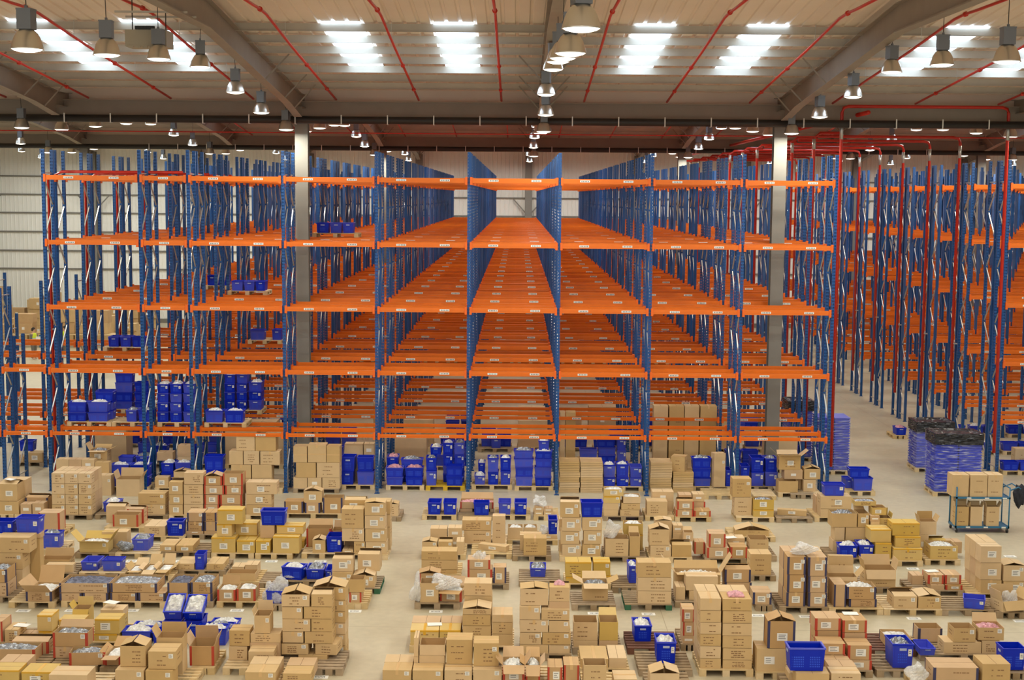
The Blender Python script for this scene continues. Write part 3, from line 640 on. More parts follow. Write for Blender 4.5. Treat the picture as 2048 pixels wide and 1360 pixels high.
# cartons: x0, x1, front y, depth, z0, z1, turn, look, label
CARTONS=[
(-16.683,-16.145,46.718,0.5,0.144,0.464,0,'k L','brown carton, bottom right, @0'),
(-14.757,-14.234,39.009,0.55,0.517,1.008,0,'k L F','ajar brown carton, top right, @1'),
(-14.803,-14.185,38.979,0.58,0.144,0.517,0,'k L','brown carton, bottom right, @1'),
(-14.865,-14.184,39.579,0.5,0.518,1.019,0,'k L','brown carton, top right rear, @1'),
(-14.88,-14.197,39.579,0.5,0.144,0.518,0,'k L','brown carton, bottom right rear, @1'),
(-14.145,-13.484,39.379,0.4,0.144,0.546,0,'n F','ajar navy-edged carton, centre rear, @2'),
(-13.239,-12.858,38.969,0.33,1.047,1.352,0,'k S P','brown carton, top left, @3'),
(-13.239,-12.858,38.969,0.33,0.741,1.047,0,'k S P','brown carton, third up left, @3'),
(-13.239,-12.858,38.969,0.33,0.435,0.741,0,'k S P','brown carton, second up left, @3'),
(-13.239,-12.858,38.969,0.33,0.144,0.435,0,'k S P','brown carton, bottom left, @3'),
(-12.858,-12.476,38.969,0.33,1.047,1.352,0,'k S P','brown carton, top centre, @3'),
(-12.858,-12.476,38.969,0.33,0.741,1.047,0,'k S P','brown carton, third up centre, @3'),
(-12.858,-12.476,38.969,0.33,0.435,0.741,0,'k S P','brown carton, second up centre, @3'),
(-12.858,-12.476,38.969,0.33,0.144,0.435,0,'k S P','brown carton, bottom centre, @3'),
(-12.476,-12.095,38.969,0.33,1.047,1.352,0,'k S P','brown carton, top right, @3'),
(-12.476,-12.095,38.969,0.33,0.741,1.047,0,'k S P','brown carton, third up right, @3'),
(-12.476,-12.095,38.969,0.33,0.435,0.741,0,'k S P','brown carton, second up right, @3'),
(-12.476,-12.095,38.969,0.33,0.144,0.435,0,'k S P','brown carton, bottom right, @3'),
(-13.364,-12.806,42.934,0.45,0.947,1.278,0,'k P L X','open brown carton, top fourth rear, @4'),
(-13.091,-12.64,42.554,0.299,0.144,0.974,0,'k L','brown carton, rightmost, @4'),
(-12.85,-12.478,42.162,0.384,0,0.642,0,'k S','brown carton, left, @6'),
(-12.312,-11.576,42.082,0.55,0,0.542,0,'k O','open brown carton, right, @6'),
(-11.293,-10.867,42.767,0.35,0.144,0.473,0,'k L','brown carton, left, @7'),
(-10.703,-10.146,42.767,0.35,0.144,0.66,0,'k L F','ajar brown carton, right, @7'),
(-10.8,-10.022,39.053,0.5,0.447,0.765,0,'k P S','brown carton, top right, @9'),
(-10.806,-10.028,39.053,0.5,0.144,0.447,0,'k P S','brown carton, bottom right, @9'),
(-11.105,-10.394,37.565,0.4,0.144,0.49,0,'r L U','open red-edged carton, right, @10'),
(-11.407,-10.858,37.995,0.4,0.144,0.621,0,'k F','ajar brown carton, left rear, @10'),
(-10.823,-10.355,37.995,0.4,0.144,0.553,0,'r F','ajar red-edged carton, right rear, @10'),
(-9.915,-9.515,39.079,0.42,0.743,1.09,0,'k L F','ajar brown carton, top left, @11'),
(-9.92,-9.52,39.079,0.42,0.44,0.743,0,'k L','brown carton, second up left, @11'),
(-9.926,-9.525,39.079,0.42,0.144,0.44,0,'k L','brown carton, bottom left, @11'),
(-9.488,-8.929,39.079,0.42,1.035,1.371,0,'k P','brown carton, top right, @11'),
(-9.494,-8.934,39.079,0.42,0.74,1.035,0,'k P','brown carton, third up right, @11'),
(-9.499,-8.939,39.079,0.42,0.452,0.74,0,'k P','brown carton, second up right, @11'),
(-9.503,-8.943,39.079,0.42,0.144,0.452,0,'k P','brown carton, bottom right, @11'),
(-8.911,-8.395,39.088,0.45,1.002,1.274,0,'r L F','ajar red-edged carton, top left, @12'),
(-8.373,-7.799,39.088,0.45,1.006,1.36,0,'r L U','open red-edged carton, top right, @12'),
(-8.915,-8.333,39.088,0.5,0.74,1.002,0,'r L','red-edged carton, third up left, @12'),
(-8.319,-7.81,39.088,0.5,0.74,1.006,0,'r L','red-edged carton, third up right, @12'),
(-8.912,-8.475,39.088,0.5,0.447,0.728,0,'r L','red-edged carton, second up left, @12'),
(-8.453,-7.821,39.088,0.5,0.452,0.74,0,'r L','red-edged carton, second up right, @12'),
(-8.916,-8.479,39.088,0.5,0.144,0.447,0,'r L','red-edged carton, bottom left, @12'),
(-8.457,-7.824,39.088,0.5,0.144,0.452,0,'r L','red-edged carton, bottom right, @12'),
(-7.728,-6.84,39.161,0.45,0.746,1.094,0,'k P L','brown carton, top, @13'),
(-7.732,-6.996,39.161,0.45,0.435,0.746,0,'k P L','brown carton, second up, @13'),
(-7.735,-6.999,39.161,0.45,0.144,0.435,0,'k P L','brown carton, bottom, @13'),
(-8.731,-8.144,42.763,0.5,1.332,1.798,0,'k','brown carton, top left, @14'),
(-8.129,-7.483,42.763,0.5,1.332,1.803,0,'k','brown carton, top right, @14'),
(-8.944,-8.508,42.713,0.5,0.897,1.328,0,'k T','brown carton, third up left, @14'),
(-8.489,-7.99,42.713,0.5,0.903,1.332,0,'k','brown carton, third up centre, @14'),
(-7.974,-7.36,42.713,0.5,0.903,1.325,0,'k','brown carton, third up right, @14'),
(-8.884,-8.25,42.683,0.5,0.479,0.897,0,'k T','brown carton, second up left, @14'),
(-8.23,-7.608,42.683,0.5,0.485,0.903,0,'k T','brown carton, second up right, @14'),
(-8.89,-8.255,42.683,0.5,0.144,0.479,0,'k','brown carton, bottom left, @14'),
(-8.235,-7.613,42.683,0.5,0.144,0.485,0,'k','brown carton, bottom right, @14'),
(-6.061,-5.505,42.816,0.5,0.144,0.488,0,'k','brown carton, bottom rightmost, @15'),
(-6.877,-6.249,42.816,0.5,0.484,0.965,0,'k','brown carton, second up second, @15'),
(-6.225,-5.502,42.816,0.5,0.488,0.971,0,'k','brown carton, second up rightmost, @15'),
(-6.952,-6.52,42.816,0.5,0.965,1.474,0,'k B','brown carton, top leftmost, @15'),
(-6.507,-5.928,42.816,0.5,0.971,1.527,0,'k B','brown carton, top third, @15'),
(-5.916,-5.492,42.816,0.5,0.971,1.483,0,'k B','brown carton, top rightmost, @15'),
(-6.678,-6.121,39.418,0.45,0.144,0.49,0,'n L','navy-edged carton, left, @22'),
(-6.091,-5.643,39.418,0.45,0.144,0.457,0,'n L F','ajar navy-edged carton, bottom centre, @22'),
(-5.567,-4.99,39.418,0.45,0.144,0.611,0,'n L U','open navy-edged carton, right, @22'),
(-6.113,-5.575,39.418,0.4,0.457,0.793,0,'k L F','ajar brown carton, top centre, @22'),
(-1.614,-0.635,39.755,0.5,0.239,0.442,0,'r p U','open red-edged carton, top centre rear, @24'),
(2.544,3.111,39.418,0.4,0.718,0.924,0,'y L b S U','open yellowish carton, top left, @27'),
(2.545,3.028,39.388,0.45,0.52,0.718,0,'y S','yellowish carton, third up left, @27'),
(3.094,3.605,39.388,0.5,0.525,0.718,0,'k b U','open brown carton, top right, @27'),
(3.046,3.594,39.388,0.5,0.328,0.525,0,'k P','brown carton, second up right, @27'),
(3.02,3.583,39.388,0.5,0.144,0.328,0,'k P','brown carton, bottom right, @27'),
(3.787,4.388,39.474,0.5,0.144,0.569,0,'k P','brown carton, left, @28'),
(4.618,5.134,39.384,0.45,0.144,0.35,0,'r L','red-edged carton, bottom left, @29'),
(5.149,5.639,39.384,0.45,0.144,0.325,0,'r L','red-edged carton, right, @29'),
(4.661,5.151,39.384,0.45,0.35,0.596,0,'r L F','ajar red-edged carton, top left, @29'),
(4.764,5.541,39.864,0.45,0.144,0.484,0,'r','red-edged carton, bottom centre rear, @29'),
(6.269,6.819,39.599,0.45,0.682,1.227,0,'k S','brown carton, top left, @31'),
(6.329,6.844,39.599,0.45,0.144,0.682,0,'k','brown carton, bottom left, @31'),
(6.859,7.451,39.419,0.4,0.362,0.664,0,'y L b U','open yellowish carton, top right, @31'),
(6.866,7.459,39.419,0.4,0.144,0.362,0,'y L','yellowish carton, bottom right, @31'),
(4.664,5.155,46.67,0.5,0.319,2.261,0,'k','brown carton, top left, @36'),
(5.177,5.69,46.67,0.5,0.323,2.265,0,'k','brown carton, top right, @36'),
(5.715,6.215,46.67,0.5,0.328,2.27,0,'k','brown carton, top left, @37'),
(6.241,6.81,46.67,0.5,0.333,2.274,0,'k','brown carton, top right, @37'),
(1.484,1.665,46.67,0.5,0.29,2.015,0,'k','brown carton, top left, @38'),
(1.683,2.028,46.67,0.5,0.292,2.018,0,'k','brown carton, top right, @38'),
(4.973,5.431,43.399,0.5,0.656,1.137,-18,'k','brown carton, @40'),
(6.244,6.635,43.522,0.3,0.144,1.238,12,'k S','brown carton, centre, @41'),
(8.271,8.957,43.138,0.4,0.801,1.236,0,'k P L X','open brown carton, top left rear, @44'),
(8.206,8.824,42.808,0.45,0.144,0.513,0,'k U','open brown carton, bottom left, @44'),
(9.051,9.568,43.038,0.45,0.522,0.857,0,'k L F','ajar brown carton, top right, @44'),
(9.021,9.416,42.988,0.5,0.144,0.513,0,'k L','brown carton, bottom right, @44'),
(8.804,9.701,39.502,0.522,0.384,0.757,0,'k L P','brown carton, second up right, @46'),
(8.814,9.712,39.502,0.522,0.144,0.384,0,'k L','brown carton, bottom right, @46'),
(7.611,8.457,39.63,0.22,0.144,0.314,-14,'k L','brown carton, @49'),
(8.229,8.889,35.556,0.5,0.788,1.159,0,'k m U','open brown carton, top left rear, @50'),
(8.913,9.21,35.556,0.5,0.788,1.163,0,'k S L U','open brown carton, top centre rear, @50'),
(8.601,9.22,35.556,0.45,0.442,0.788,0,'k','brown carton, second up centre rear, @50'),
(8.275,9.23,35.556,0.45,0.144,0.442,0,'k','brown carton, bottom centre rear, @50'),
(9.278,9.657,35.596,0.4,1.112,1.309,0,'y L U','open yellowish carton, third up right, @50'),
(8.877,9.441,35.796,0.4,1.309,1.434,0,'y b U','open yellowish carton, top centre rear, @50'),
(9.642,10.349,34.938,0.5,0.733,1.059,0,'y P','yellowish carton, top third rear, @51'),
(9.71,10.358,34.838,0.5,0.454,0.733,0,'y P','yellowish carton, second up third, @51'),
(9.634,10.37,34.708,0.5,0.144,0.454,0,'y P','yellowish carton, bottom third, @51'),
(9.09,9.622,34.938,0.55,0.556,0.888,0,'y T','yellowish carton, top leftmost, @51'),
(9.208,9.618,34.838,0.6,0.144,0.556,0,'y T','yellowish carton, bottom leftmost, @51'),
(9.478,9.798,35.588,0.4,0.773,1.043,0,'y O','open yellowish carton, top second rear, @51'),
(10.517,10.945,35.488,0.4,0.622,0.975,0,'k O','open brown carton, top rightmost, @51'),
(10.611,11.324,34.845,0.6,0.144,0.494,0,'y b S U','open yellowish carton, left, @52'),
(10.759,11.224,35.475,0.4,0.144,0.475,0,'y F','ajar yellowish carton, left rear, @52'),
(10.859,11.353,31.82,0.38,0.868,1.268,0,'k L','brown carton, top left, @53'),
(10.876,11.371,31.82,0.38,0.459,0.868,0,'k L','brown carton, second up left, @53'),
(10.893,11.389,31.82,0.38,0.144,0.459,0,'k L','brown carton, bottom left, @53'),
(11.411,11.929,31.82,0.5,0.433,0.813,0,'k L S F','ajar brown carton, top right, @53'),
(11.428,11.947,31.82,0.5,0.144,0.433,0,'k L S','brown carton, bottom right, @53'),
(6.123,6.545,30.605,0.5,0.874,1.291,0,'n L S','navy-edged carton, top left, @54'),
(6.127,6.552,30.605,0.5,0.473,0.874,0,'n L S','navy-edged carton, second up left, @54'),
(6.12,6.552,30.605,0.5,0.144,0.473,0,'n L','navy-edged carton, bottom left, @54'),
(6.58,7.014,30.605,0.5,0.849,1.287,0,'n L S','navy-edged carton, top right, @54'),
(6.598,7.032,30.605,0.5,0.469,0.849,0,'n L S','navy-edged carton, second up right, @54'),
(6.604,7.038,30.605,0.5,0.144,0.469,0,'n L S','navy-edged carton, bottom right, @54'),
(7.53,8.164,30.604,0.5,0.144,0.332,0,'n P','navy-edged carton, bottom right, @55'),
(7.47,8.135,30.584,0.5,0.332,0.621,0,'n b P S U','open navy-edged carton, top right, @55'),
(7.192,7.472,30.604,0.6,0.144,0.664,0,'n','navy-edged carton, left, @55'),
(7.233,7.897,31.354,0.35,0.144,0.632,0,'k O','open brown carton, centre rear, @55'),
(7.388,7.972,32.107,0.12,0.144,0.938,0,'k P','brown carton, @56'),
(8.295,9.031,32.24,0.5,0.144,0.565,0,'k O P','open brown carton, @57'),
(8.515,9.04,30.514,0.6,0.144,0.425,0,'k P S F','ajar brown carton, left, @58'),
(9.062,9.587,30.514,0.6,0.144,0.43,0,'k P S F','ajar brown carton, right, @58'),
(9.754,10.134,32.119,0.5,0.264,0.487,0,'r L','red-edged carton, top centre, @59'),
(10.149,10.541,32.119,0.5,0.268,0.49,0,'r L','red-edged carton, top right, @59'),
(10.143,10.552,32.039,0.5,0.144,0.268,0,'r L','red-edged carton, bottom right, @59'),
(10.816,11.411,30.341,0.5,0.144,0.395,14,'k O','open brown carton, @61'),
(4.909,5.454,26.249,0.45,0.607,1.153,0,'n L F','ajar navy-edged carton, top right, @62'),
(4.702,5.283,26.249,0.5,0.144,0.607,0,'k L','brown carton, bottom left, @62'),
(6.509,6.98,26.391,0.45,0.344,0.64,0,'r L','red-edged carton, top right, @63'),
(6.503,6.99,26.391,0.45,0.144,0.344,0,'r L','red-edged carton, bottom right, @63'),
(5.934,6.458,26.391,0.45,0.451,0.673,0,'r L','red-edged carton, top left, @63'),
(5.943,6.469,26.391,0.45,0.144,0.451,0,'r','red-edged carton, bottom left, @63'),
(5.967,6.486,26.921,0.5,0.761,1.017,0,'r L','red-edged carton, top left rear, @63'),
(6.504,7.001,26.921,0.5,0.719,0.978,0,'r L','red-edged carton, top right rear, @63'),
(5.983,6.496,26.921,0.5,0.144,0.761,0,'r','red-edged carton, bottom left rear, @63'),
(6.514,7.018,26.921,0.5,0.144,0.719,0,'r','red-edged carton, bottom right rear, @63'),
(7.631,8.153,27.669,0.7,0.144,0.349,0,'n b U','open navy-edged carton, @64'),
(8.386,8.894,28.161,0.4,0.144,0.438,0,'n U','open navy-edged carton, second rear, @66'),
(8.699,9.462,27.431,0.45,0.144,0.384,0,'k P','brown carton, bottom third, @66'),
(8.88,9.337,27.431,0.4,0.384,0.675,0,'k S U','open brown carton, top third, @66'),
(9.472,9.847,27.431,0.45,0.144,0.415,0,'k P','brown carton, bottom rightmost, @66'),
(9.403,9.932,27.461,0.45,0.415,0.683,0,'k S p U','open brown carton, top rightmost, @66'),
(7.93,8.786,25.54,0.6,0.144,0.504,0,'n P','navy-edged carton, left, @67'),
(8.84,9.379,25.54,0.55,0.144,0.585,0,'k P','brown carton, right, @67'),
(5.306,5.938,25.372,0.4,0.144,0.427,0,'k','brown carton, bottom left, @69'),
(5.962,6.529,25.372,0.38,0.144,0.432,0,'k','brown carton, right, @69'),
(5.233,5.993,25.772,0.376,0.144,0.286,0,'k','brown carton, left rear, @69'),
(1.201,1.689,34.883,0.45,0.144,0.447,0,'k L S','brown carton, bottom centre, @70'),
(1.715,2.19,34.883,0.45,0.144,0.452,0,'k L S','brown carton, bottom right, @70'),
(1.158,1.645,34.883,0.45,0.447,0.788,0,'k L S','brown carton, second up centre, @70'),
(1.749,2.223,34.883,0.45,0.452,0.804,0,'k L S','brown carton, second up right, @70'),
(1.193,1.686,34.883,0.45,0.788,1.143,0,'k L S','brown carton, third up centre, @70'),
(1.706,2.231,34.883,0.45,0.804,1.147,0,'k L S','brown carton, third up right, @70'),
(1.143,1.649,34.883,0.45,1.143,1.548,0,'k L S F','ajar brown carton, top centre, @70'),
(-0.21,0.206,36.554,0.4,0.144,0.472,0,'k b U','open brown carton, left, @71'),
(0.219,0.594,36.554,0.4,0.144,0.476,0,'k b U','open brown carton, centre, @71'),
(0.209,0.81,34.891,0.45,0.144,0.596,0,'k P','brown carton, @72'),
(0.112,0.689,35.371,0.4,0.144,0.56,0,'k','brown carton, rear, @72'),
(2.299,2.907,34.885,0.5,0.144,0.6,0,'k U','open brown carton, left, @73'),
(2.922,3.201,34.885,0.45,0.144,0.67,0,'k U','open brown carton, right, @73'),
(2.818,3.33,35.515,0.4,0.558,0.851,0,'y O b','open yellowish carton, top right rear, @73'),
(2.327,2.807,35.515,0.4,0.144,0.611,0,'k','brown carton, left rear, @73'),
(2.84,3.336,35.515,0.4,0.144,0.558,0,'y','yellowish carton, bottom right rear, @73'),
(3.458,4,34.861,0.5,0.144,0.435,0,'k S','brown carton, bottom left, @74'),
(4.01,4.52,34.861,0.5,0.144,0.455,0,'k F','ajar brown carton, bottom centre, @74'),
(3.431,3.95,34.891,0.45,0.435,0.856,0,'k P F','ajar brown carton, top left, @74'),
(3.637,4.083,35.591,0.4,0.35,0.924,0,'k F','ajar brown carton, top left rear, @74'),
(4.352,4.608,35.241,0.3,0.455,0.695,0,'k L U','open brown carton, top right rear, @74'),
(4.898,5.463,34.784,0.5,0.144,0.418,0,'r L','red-edged carton, bottom centre, @75'),
(5.489,5.929,34.784,0.5,0.144,0.439,0,'r L','red-edged carton, right, @75'),
(4.947,5.381,34.814,0.5,0.418,0.773,0,'r L','red-edged carton, top centre, @75'),
(4.616,4.89,35.164,0.4,0.144,0.466,0,'r','red-edged carton, left, @75'),
(5.985,6.899,37.109,0.5,0.144,0.314,0,'k F','ajar brown carton, @76'),
(6.023,6.516,35.065,0.5,0.144,0.571,0,'k U','open brown carton, @77'),
(5.733,6.259,33.217,0.5,0.144,0.67,0,'k P','brown carton, @78'),
(1.213,1.823,32.346,0.5,0.144,0.296,0,'y','yellowish carton, bottom left, @80'),
(1.866,2.294,32.346,0.5,0.144,0.338,0,'y T','yellowish carton, bottom right, @80'),
(1.191,1.819,32.346,0.5,0.296,0.657,0,'y P','yellowish carton, top left, @80'),
(1.861,2.272,32.346,0.5,0.338,0.662,0,'y T S','yellowish carton, top right, @80'),
(1.537,2.12,30.896,0.45,0.144,0.555,0,'k O X P','open brown carton, @82'),
(2.788,3.552,30.722,0.45,0.144,0.44,0,'k P','brown carton, bottom, @83'),
(2.777,3.546,30.722,0.45,0.44,0.751,0,'k P','brown carton, second up, @83'),
(2.763,3.534,30.722,0.45,0.751,1.097,0,'k P','brown carton, top, @83'),
(3.976,4.649,31.031,0.5,0.144,0.367,0,'k','brown carton, bottom right, @84'),
(3.902,4.644,31.051,0.4,0.367,0.702,0,'k','brown carton, top right, @84'),
(3.714,4.781,31.581,0.4,0.144,0.645,0,'k O X','open brown carton, right rear, @84'),
(4.875,5.494,31.635,0.45,0.406,0.708,0,'n L F','ajar navy-edged carton, top, @85'),
(4.881,5.516,31.635,0.45,0.144,0.406,0,'n L','navy-edged carton, bottom, @85'),
(5.395,5.825,30.731,0.55,0.144,0.43,0,'n L S','navy-edged carton, @86'),
(0.103,0.677,27.284,0.45,1.111,1.454,0,'k P F','ajar brown carton, top left, @87'),
(0.687,1.108,27.284,0.45,1.197,1.485,0,'k p F','ajar brown carton, top right, @87'),
(0.098,0.523,27.204,0.5,0.837,1.111,0,'k S','brown carton, fourth up left, @87'),
(0.534,1.11,27.204,0.5,0.837,1.051,0,'k S F','ajar brown carton, fourth up right, @87'),
(0.1,0.679,27.204,0.5,0.58,0.837,0,'k S P','brown carton, third up left, @87'),
(0.689,1.113,27.204,0.5,0.58,0.826,0,'k S','brown carton, third up right, @87'),
(0.102,0.544,27.204,0.5,0.329,0.575,0,'k S','brown carton, second up left, @87'),
(0.554,1.136,27.204,0.5,0.329,0.58,0,'k S P','brown carton, second up right, @87'),
(0.104,0.687,27.204,0.5,0.144,0.329,0,'k','brown carton, bottom left, @87'),
(0.697,1.129,27.204,0.5,0.144,0.323,0,'k S','brown carton, bottom right, @87'),
(1.203,1.701,27.622,0.5,0.286,0.669,0,'k U','open brown carton, top left, @88'),
(1.726,2.115,27.622,0.5,0.29,0.681,0,'y U','open yellowish carton, top right, @88'),
(1.286,1.839,26.377,0.8,0.144,0.329,0,'k','brown carton, left, @91'),
(1.849,2.203,26.377,0.8,0.144,0.351,0,'k','brown carton, right, @91'),
(3.604,4.016,26.389,0.5,1.312,1.553,0,'k','brown carton, top left, @92'),
(3.609,4.021,26.389,0.5,1.076,1.312,0,'k P','brown carton, fifth up left, @92'),
(3.614,4.027,26.389,0.5,0.838,1.076,0,'k P','brown carton, fourth up left, @92'),
(3.619,4.032,26.389,0.5,0.598,0.838,0,'k P','brown carton, third up left, @92'),
(3.625,4.038,26.389,0.5,0.351,0.598,0,'k P','brown carton, second up left, @92'),
(3.63,4.044,26.389,0.5,0.144,0.351,0,'k P','brown carton, bottom left, @92'),
(4.043,4.618,26.389,0.5,1.309,1.547,0,'k P p','brown carton, top right, @92'),
(4.049,4.624,26.389,0.5,1.061,1.309,0,'k P','brown carton, fifth up right, @92'),
(4.055,4.63,26.389,0.5,0.809,1.061,0,'k P','brown carton, fourth up right, @92'),
(4.06,4.637,26.389,0.5,0.562,0.809,0,'k P','brown carton, third up right, @92'),
(4.066,4.643,26.389,0.5,0.323,0.562,0,'k P','brown carton, second up right, @92'),
(4.072,4.649,26.389,0.5,0.144,0.323,0,'k P','brown carton, bottom right, @92'),
(3.449,3.71,27.913,0.45,0.603,0.874,0,'r L','red-edged carton, top, @93'),
(3.465,3.716,27.913,0.45,0.31,0.603,0,'r L','red-edged carton, second up, @93'),
(-0.222,0.205,25.439,0.5,0.144,0.511,0,'r L X','open red-edged carton, leftmost, @94'),
(0.214,0.501,25.439,0.5,0.144,0.514,0,'r O X','open red-edged carton, second, @94'),
(0.631,0.918,25.439,0.5,0.144,0.481,0,'r L','red-edged carton, third, @94'),
(0.928,1.229,25.439,0.5,0.144,0.521,0,'r','red-edged carton, rightmost, @94'),
(1.293,1.729,25.203,0.4,0.144,0.607,0,'k U','open brown carton, left, @95'),
(1.858,2.302,25.203,0.5,0.144,0.343,0,'k','brown carton, right, @95'),
(2.54,3.096,25.231,0.45,0.144,0.45,0,'k F','ajar brown carton, @96'),
(-2.286,-1.409,33.079,0.45,0.484,0.705,0,'k P','brown carton, top, @97'),
(-2.285,-1.408,33.079,0.45,0.257,0.484,0,'k P','brown carton, second up, @97'),
(-2.285,-1.407,33.079,0.45,0.144,0.257,0,'k P','brown carton, bottom, @97'),
(-2.394,-1.999,34.972,0.4,0.235,0.459,0,'k S F','ajar brown carton, top leftmost, @98'),
(-1.98,-1.608,34.972,0.4,0.235,0.463,0,'k S F','ajar brown carton, top third, @98'),
(-2.394,-1.607,34.972,0.4,0.144,0.235,0,'k','brown carton, bottom second, @98'),
(-2.145,-1.715,30.647,0.45,0.144,0.598,0,'k L U','open brown carton, left, @99'),
(-1.675,-1.162,30.747,0.45,0.144,0.412,-8,'r L X','open red-edged carton, right, @99'),
(-2.228,-1.722,31.277,0.4,0.419,0.652,0,'r L F','ajar red-edged carton, top left rear, @99'),
(-0.952,-0.162,35.313,0.22,0.144,0.297,-24,'k L','brown carton, @100'),
(-1.413,-0.634,36.106,0.45,0.479,0.766,0,'k P S','brown carton, top left, @101'),
(-1.362,-0.632,36.106,0.45,0.144,0.479,0,'k P S','brown carton, bottom left, @101'),
(-0.613,-0.263,36.106,0.3,0.144,0.884,0,'k P','brown carton, right, @101'),
(-1.132,-0.535,32.271,0.45,0.144,0.487,0,'r L','red-edged carton, bottom left, @102'),
(-1.133,-0.582,32.271,0.45,0.487,0.718,0,'r L','red-edged carton, top left, @102'),
(-0.516,-0.197,32.271,0.4,0.144,0.537,0,'n L','navy-edged carton, right, @102'),
(-1.068,-0.481,27.68,0.5,0.144,0.327,0,'k P','brown carton, bottom left, @103'),
(-1.069,-0.482,27.68,0.5,0.327,0.556,0,'k P','brown carton, second up left, @103'),
(-1.07,-0.484,27.68,0.5,0.556,0.79,0,'k P','brown carton, third up left, @103'),
(-1.066,-0.48,27.68,0.5,0.79,0.913,0,'k F','ajar brown carton, top left, @103'),
(-0.458,-0.033,27.68,0.55,0.636,0.795,0,'k T','brown carton, top right, @103'),
(-0.457,-0.031,27.68,0.55,0.385,0.636,0,'k','brown carton, second up right, @103'),
(-0.455,-0.029,27.68,0.55,0.144,0.385,0,'k','brown carton, bottom right, @103'),
(-1.057,-0.469,28.28,0.45,0.301,1.008,0,'k','brown carton, second up left rear, @103'),
(-1.059,-0.472,28.28,0.45,1.008,1.279,0,'k P','brown carton, top left rear, @103'),
(-2.142,-1.55,27.65,0.5,0.144,0.46,0,'y T','yellowish carton, left, @104'),
(-1.54,-1.099,27.65,0.5,0.144,0.465,0,'y T','yellowish carton, right, @104'),
(-2.494,-1.938,25.443,0.45,0.144,0.391,0,'k S','brown carton, left, @105'),
(-1.928,-1.343,25.443,0.421,0.144,0.396,0,'k S','brown carton, right, @105'),
(-1.323,-0.793,25.472,0.45,0.144,0.391,0,'k S','brown carton, bottom third, @106'),
(-0.781,-0.23,25.472,0.45,0.144,0.408,0,'k S','brown carton, bottom rightmost, @106'),
(-1.825,-1.319,25.872,0.45,0.535,0.747,0,'k U','open brown carton, top second, @106'),
(-1.303,-0.799,25.802,0.45,0.391,0.875,0,'k P','brown carton, top third rear, @106'),
(-0.782,-0.295,25.652,0.45,0.408,0.862,0,'k T S','brown carton, top rightmost, @106'),
(-4.771,-4.376,27.037,0.5,0,0.225,0,'k S','brown carton, bottom left rear, @109'),
(-4.268,-3.677,26.738,0.45,0,0.225,-5,'k P','brown carton, bottom right, @109'),
(-4.618,-4.077,26.768,0.5,0.225,0.45,0,'k S P','brown carton, second up centre, @109'),
(-3.931,-3.491,26.768,0.5,0.225,0.45,-6,'k P','brown carton, second up right, @109'),
(-4.6,-4.176,26.768,0.5,0.465,0.697,0,'k S','brown carton, third up centre, @109'),
(-4.161,-3.598,26.768,0.5,0.45,0.697,0,'k P','brown carton, third up right, @109'),
(-4.606,-4.041,26.768,0.5,0.697,0.951,0,'k S P','brown carton, fourth up centre, @109'),
(-4.028,-3.611,26.768,0.5,0.697,0.955,0,'k','brown carton, fourth up right, @109'),
(-4.604,-4.19,26.768,0.5,0.951,1.195,0,'k S','brown carton, fifth up centre, @109'),
(-4.172,-3.61,26.768,0.5,0.955,1.199,0,'k P','brown carton, fifth up right, @109'),
(-4.614,-4.05,26.768,0.5,1.199,1.45,0,'k S P F','ajar brown carton, top centre, @109'),
(-4.025,-3.609,26.768,0.5,1.199,1.454,0,'k P F','ajar brown carton, top right, @109'),
(-4.065,-3.401,27.298,0.5,1.182,1.452,0,'k S F','ajar brown carton, top right rear, @109'),
(-4.067,-3.402,27.298,0.5,0.946,1.182,0,'k S','brown carton, fifth up right rear, @109'),
(-4.069,-3.403,27.298,0.5,0.71,0.946,0,'k S','brown carton, fourth up right rear, @109'),
(-4.07,-3.404,27.298,0.5,0.473,0.71,0,'k S','brown carton, third up right rear, @109'),
(-4.072,-3.405,27.298,0.5,0.236,0.473,0,'k S','brown carton, second up right rear, @109'),
(-4.074,-3.406,27.298,0.5,0,0.236,0,'k S','brown carton, bottom right rear, @109'),
(-3.741,-3.46,30.604,0.45,0.144,0.384,0,'r L','red-edged carton, bottom, @110'),
(-3.746,-3.402,30.604,0.4,0.384,0.683,0,'k U','open brown carton, top, @110'),
(-3.794,-3.279,31.826,0.5,0.144,0.432,0,'k L S F','ajar brown carton, bottom right, @111'),
(-4.292,-3.809,31.856,0.5,0.144,0.495,0,'k L S','brown carton, bottom left, @111'),
(-3.729,-3.196,32.206,0.5,0.432,0.844,0,'k L F','ajar brown carton, top right rear, @111'),
(-4.296,-3.808,31.906,0.5,0.495,0.807,0,'k L S F','ajar brown carton, top left, @111'),
(-5.207,-4.868,34.962,0.4,0.144,0.48,0,'k L F','ajar brown carton, left, @115'),
(-5.457,-4.801,35.542,0.45,0.144,0.638,0,'r U','open red-edged carton, left rear, @115'),
(-4.785,-4.503,35.542,0.45,0.287,0.591,0,'r L U','open red-edged carton, top right rear, @115'),
(-4.14,-3.847,34.874,0.45,0.144,0.477,0,'k P S','brown carton, bottom left, @116'),
(-4.438,-3.86,34.874,0.45,0.477,0.818,0,'k P S','brown carton, second up left, @116'),
(-4.449,-3.871,34.874,0.45,0.818,1.321,0,'k P','brown carton, top left, @116'),
(-3.835,-3.282,34.874,0.45,0.144,0.465,0,'k L S','brown carton, bottom right, @116'),
(-3.846,-3.3,34.874,0.45,0.465,0.803,0,'k L S','brown carton, second up right, @116'),
(-3.852,-3.319,34.874,0.45,0.803,1.154,0,'k L S','brown carton, third up right, @116'),
(-3.864,-3.332,34.874,0.45,1.154,1.484,0,'k L S F','ajar brown carton, top right, @116'),
(-4.445,-3.879,35.374,0.45,1.2,1.441,0,'k L F','ajar brown carton, top left rear, @116'),
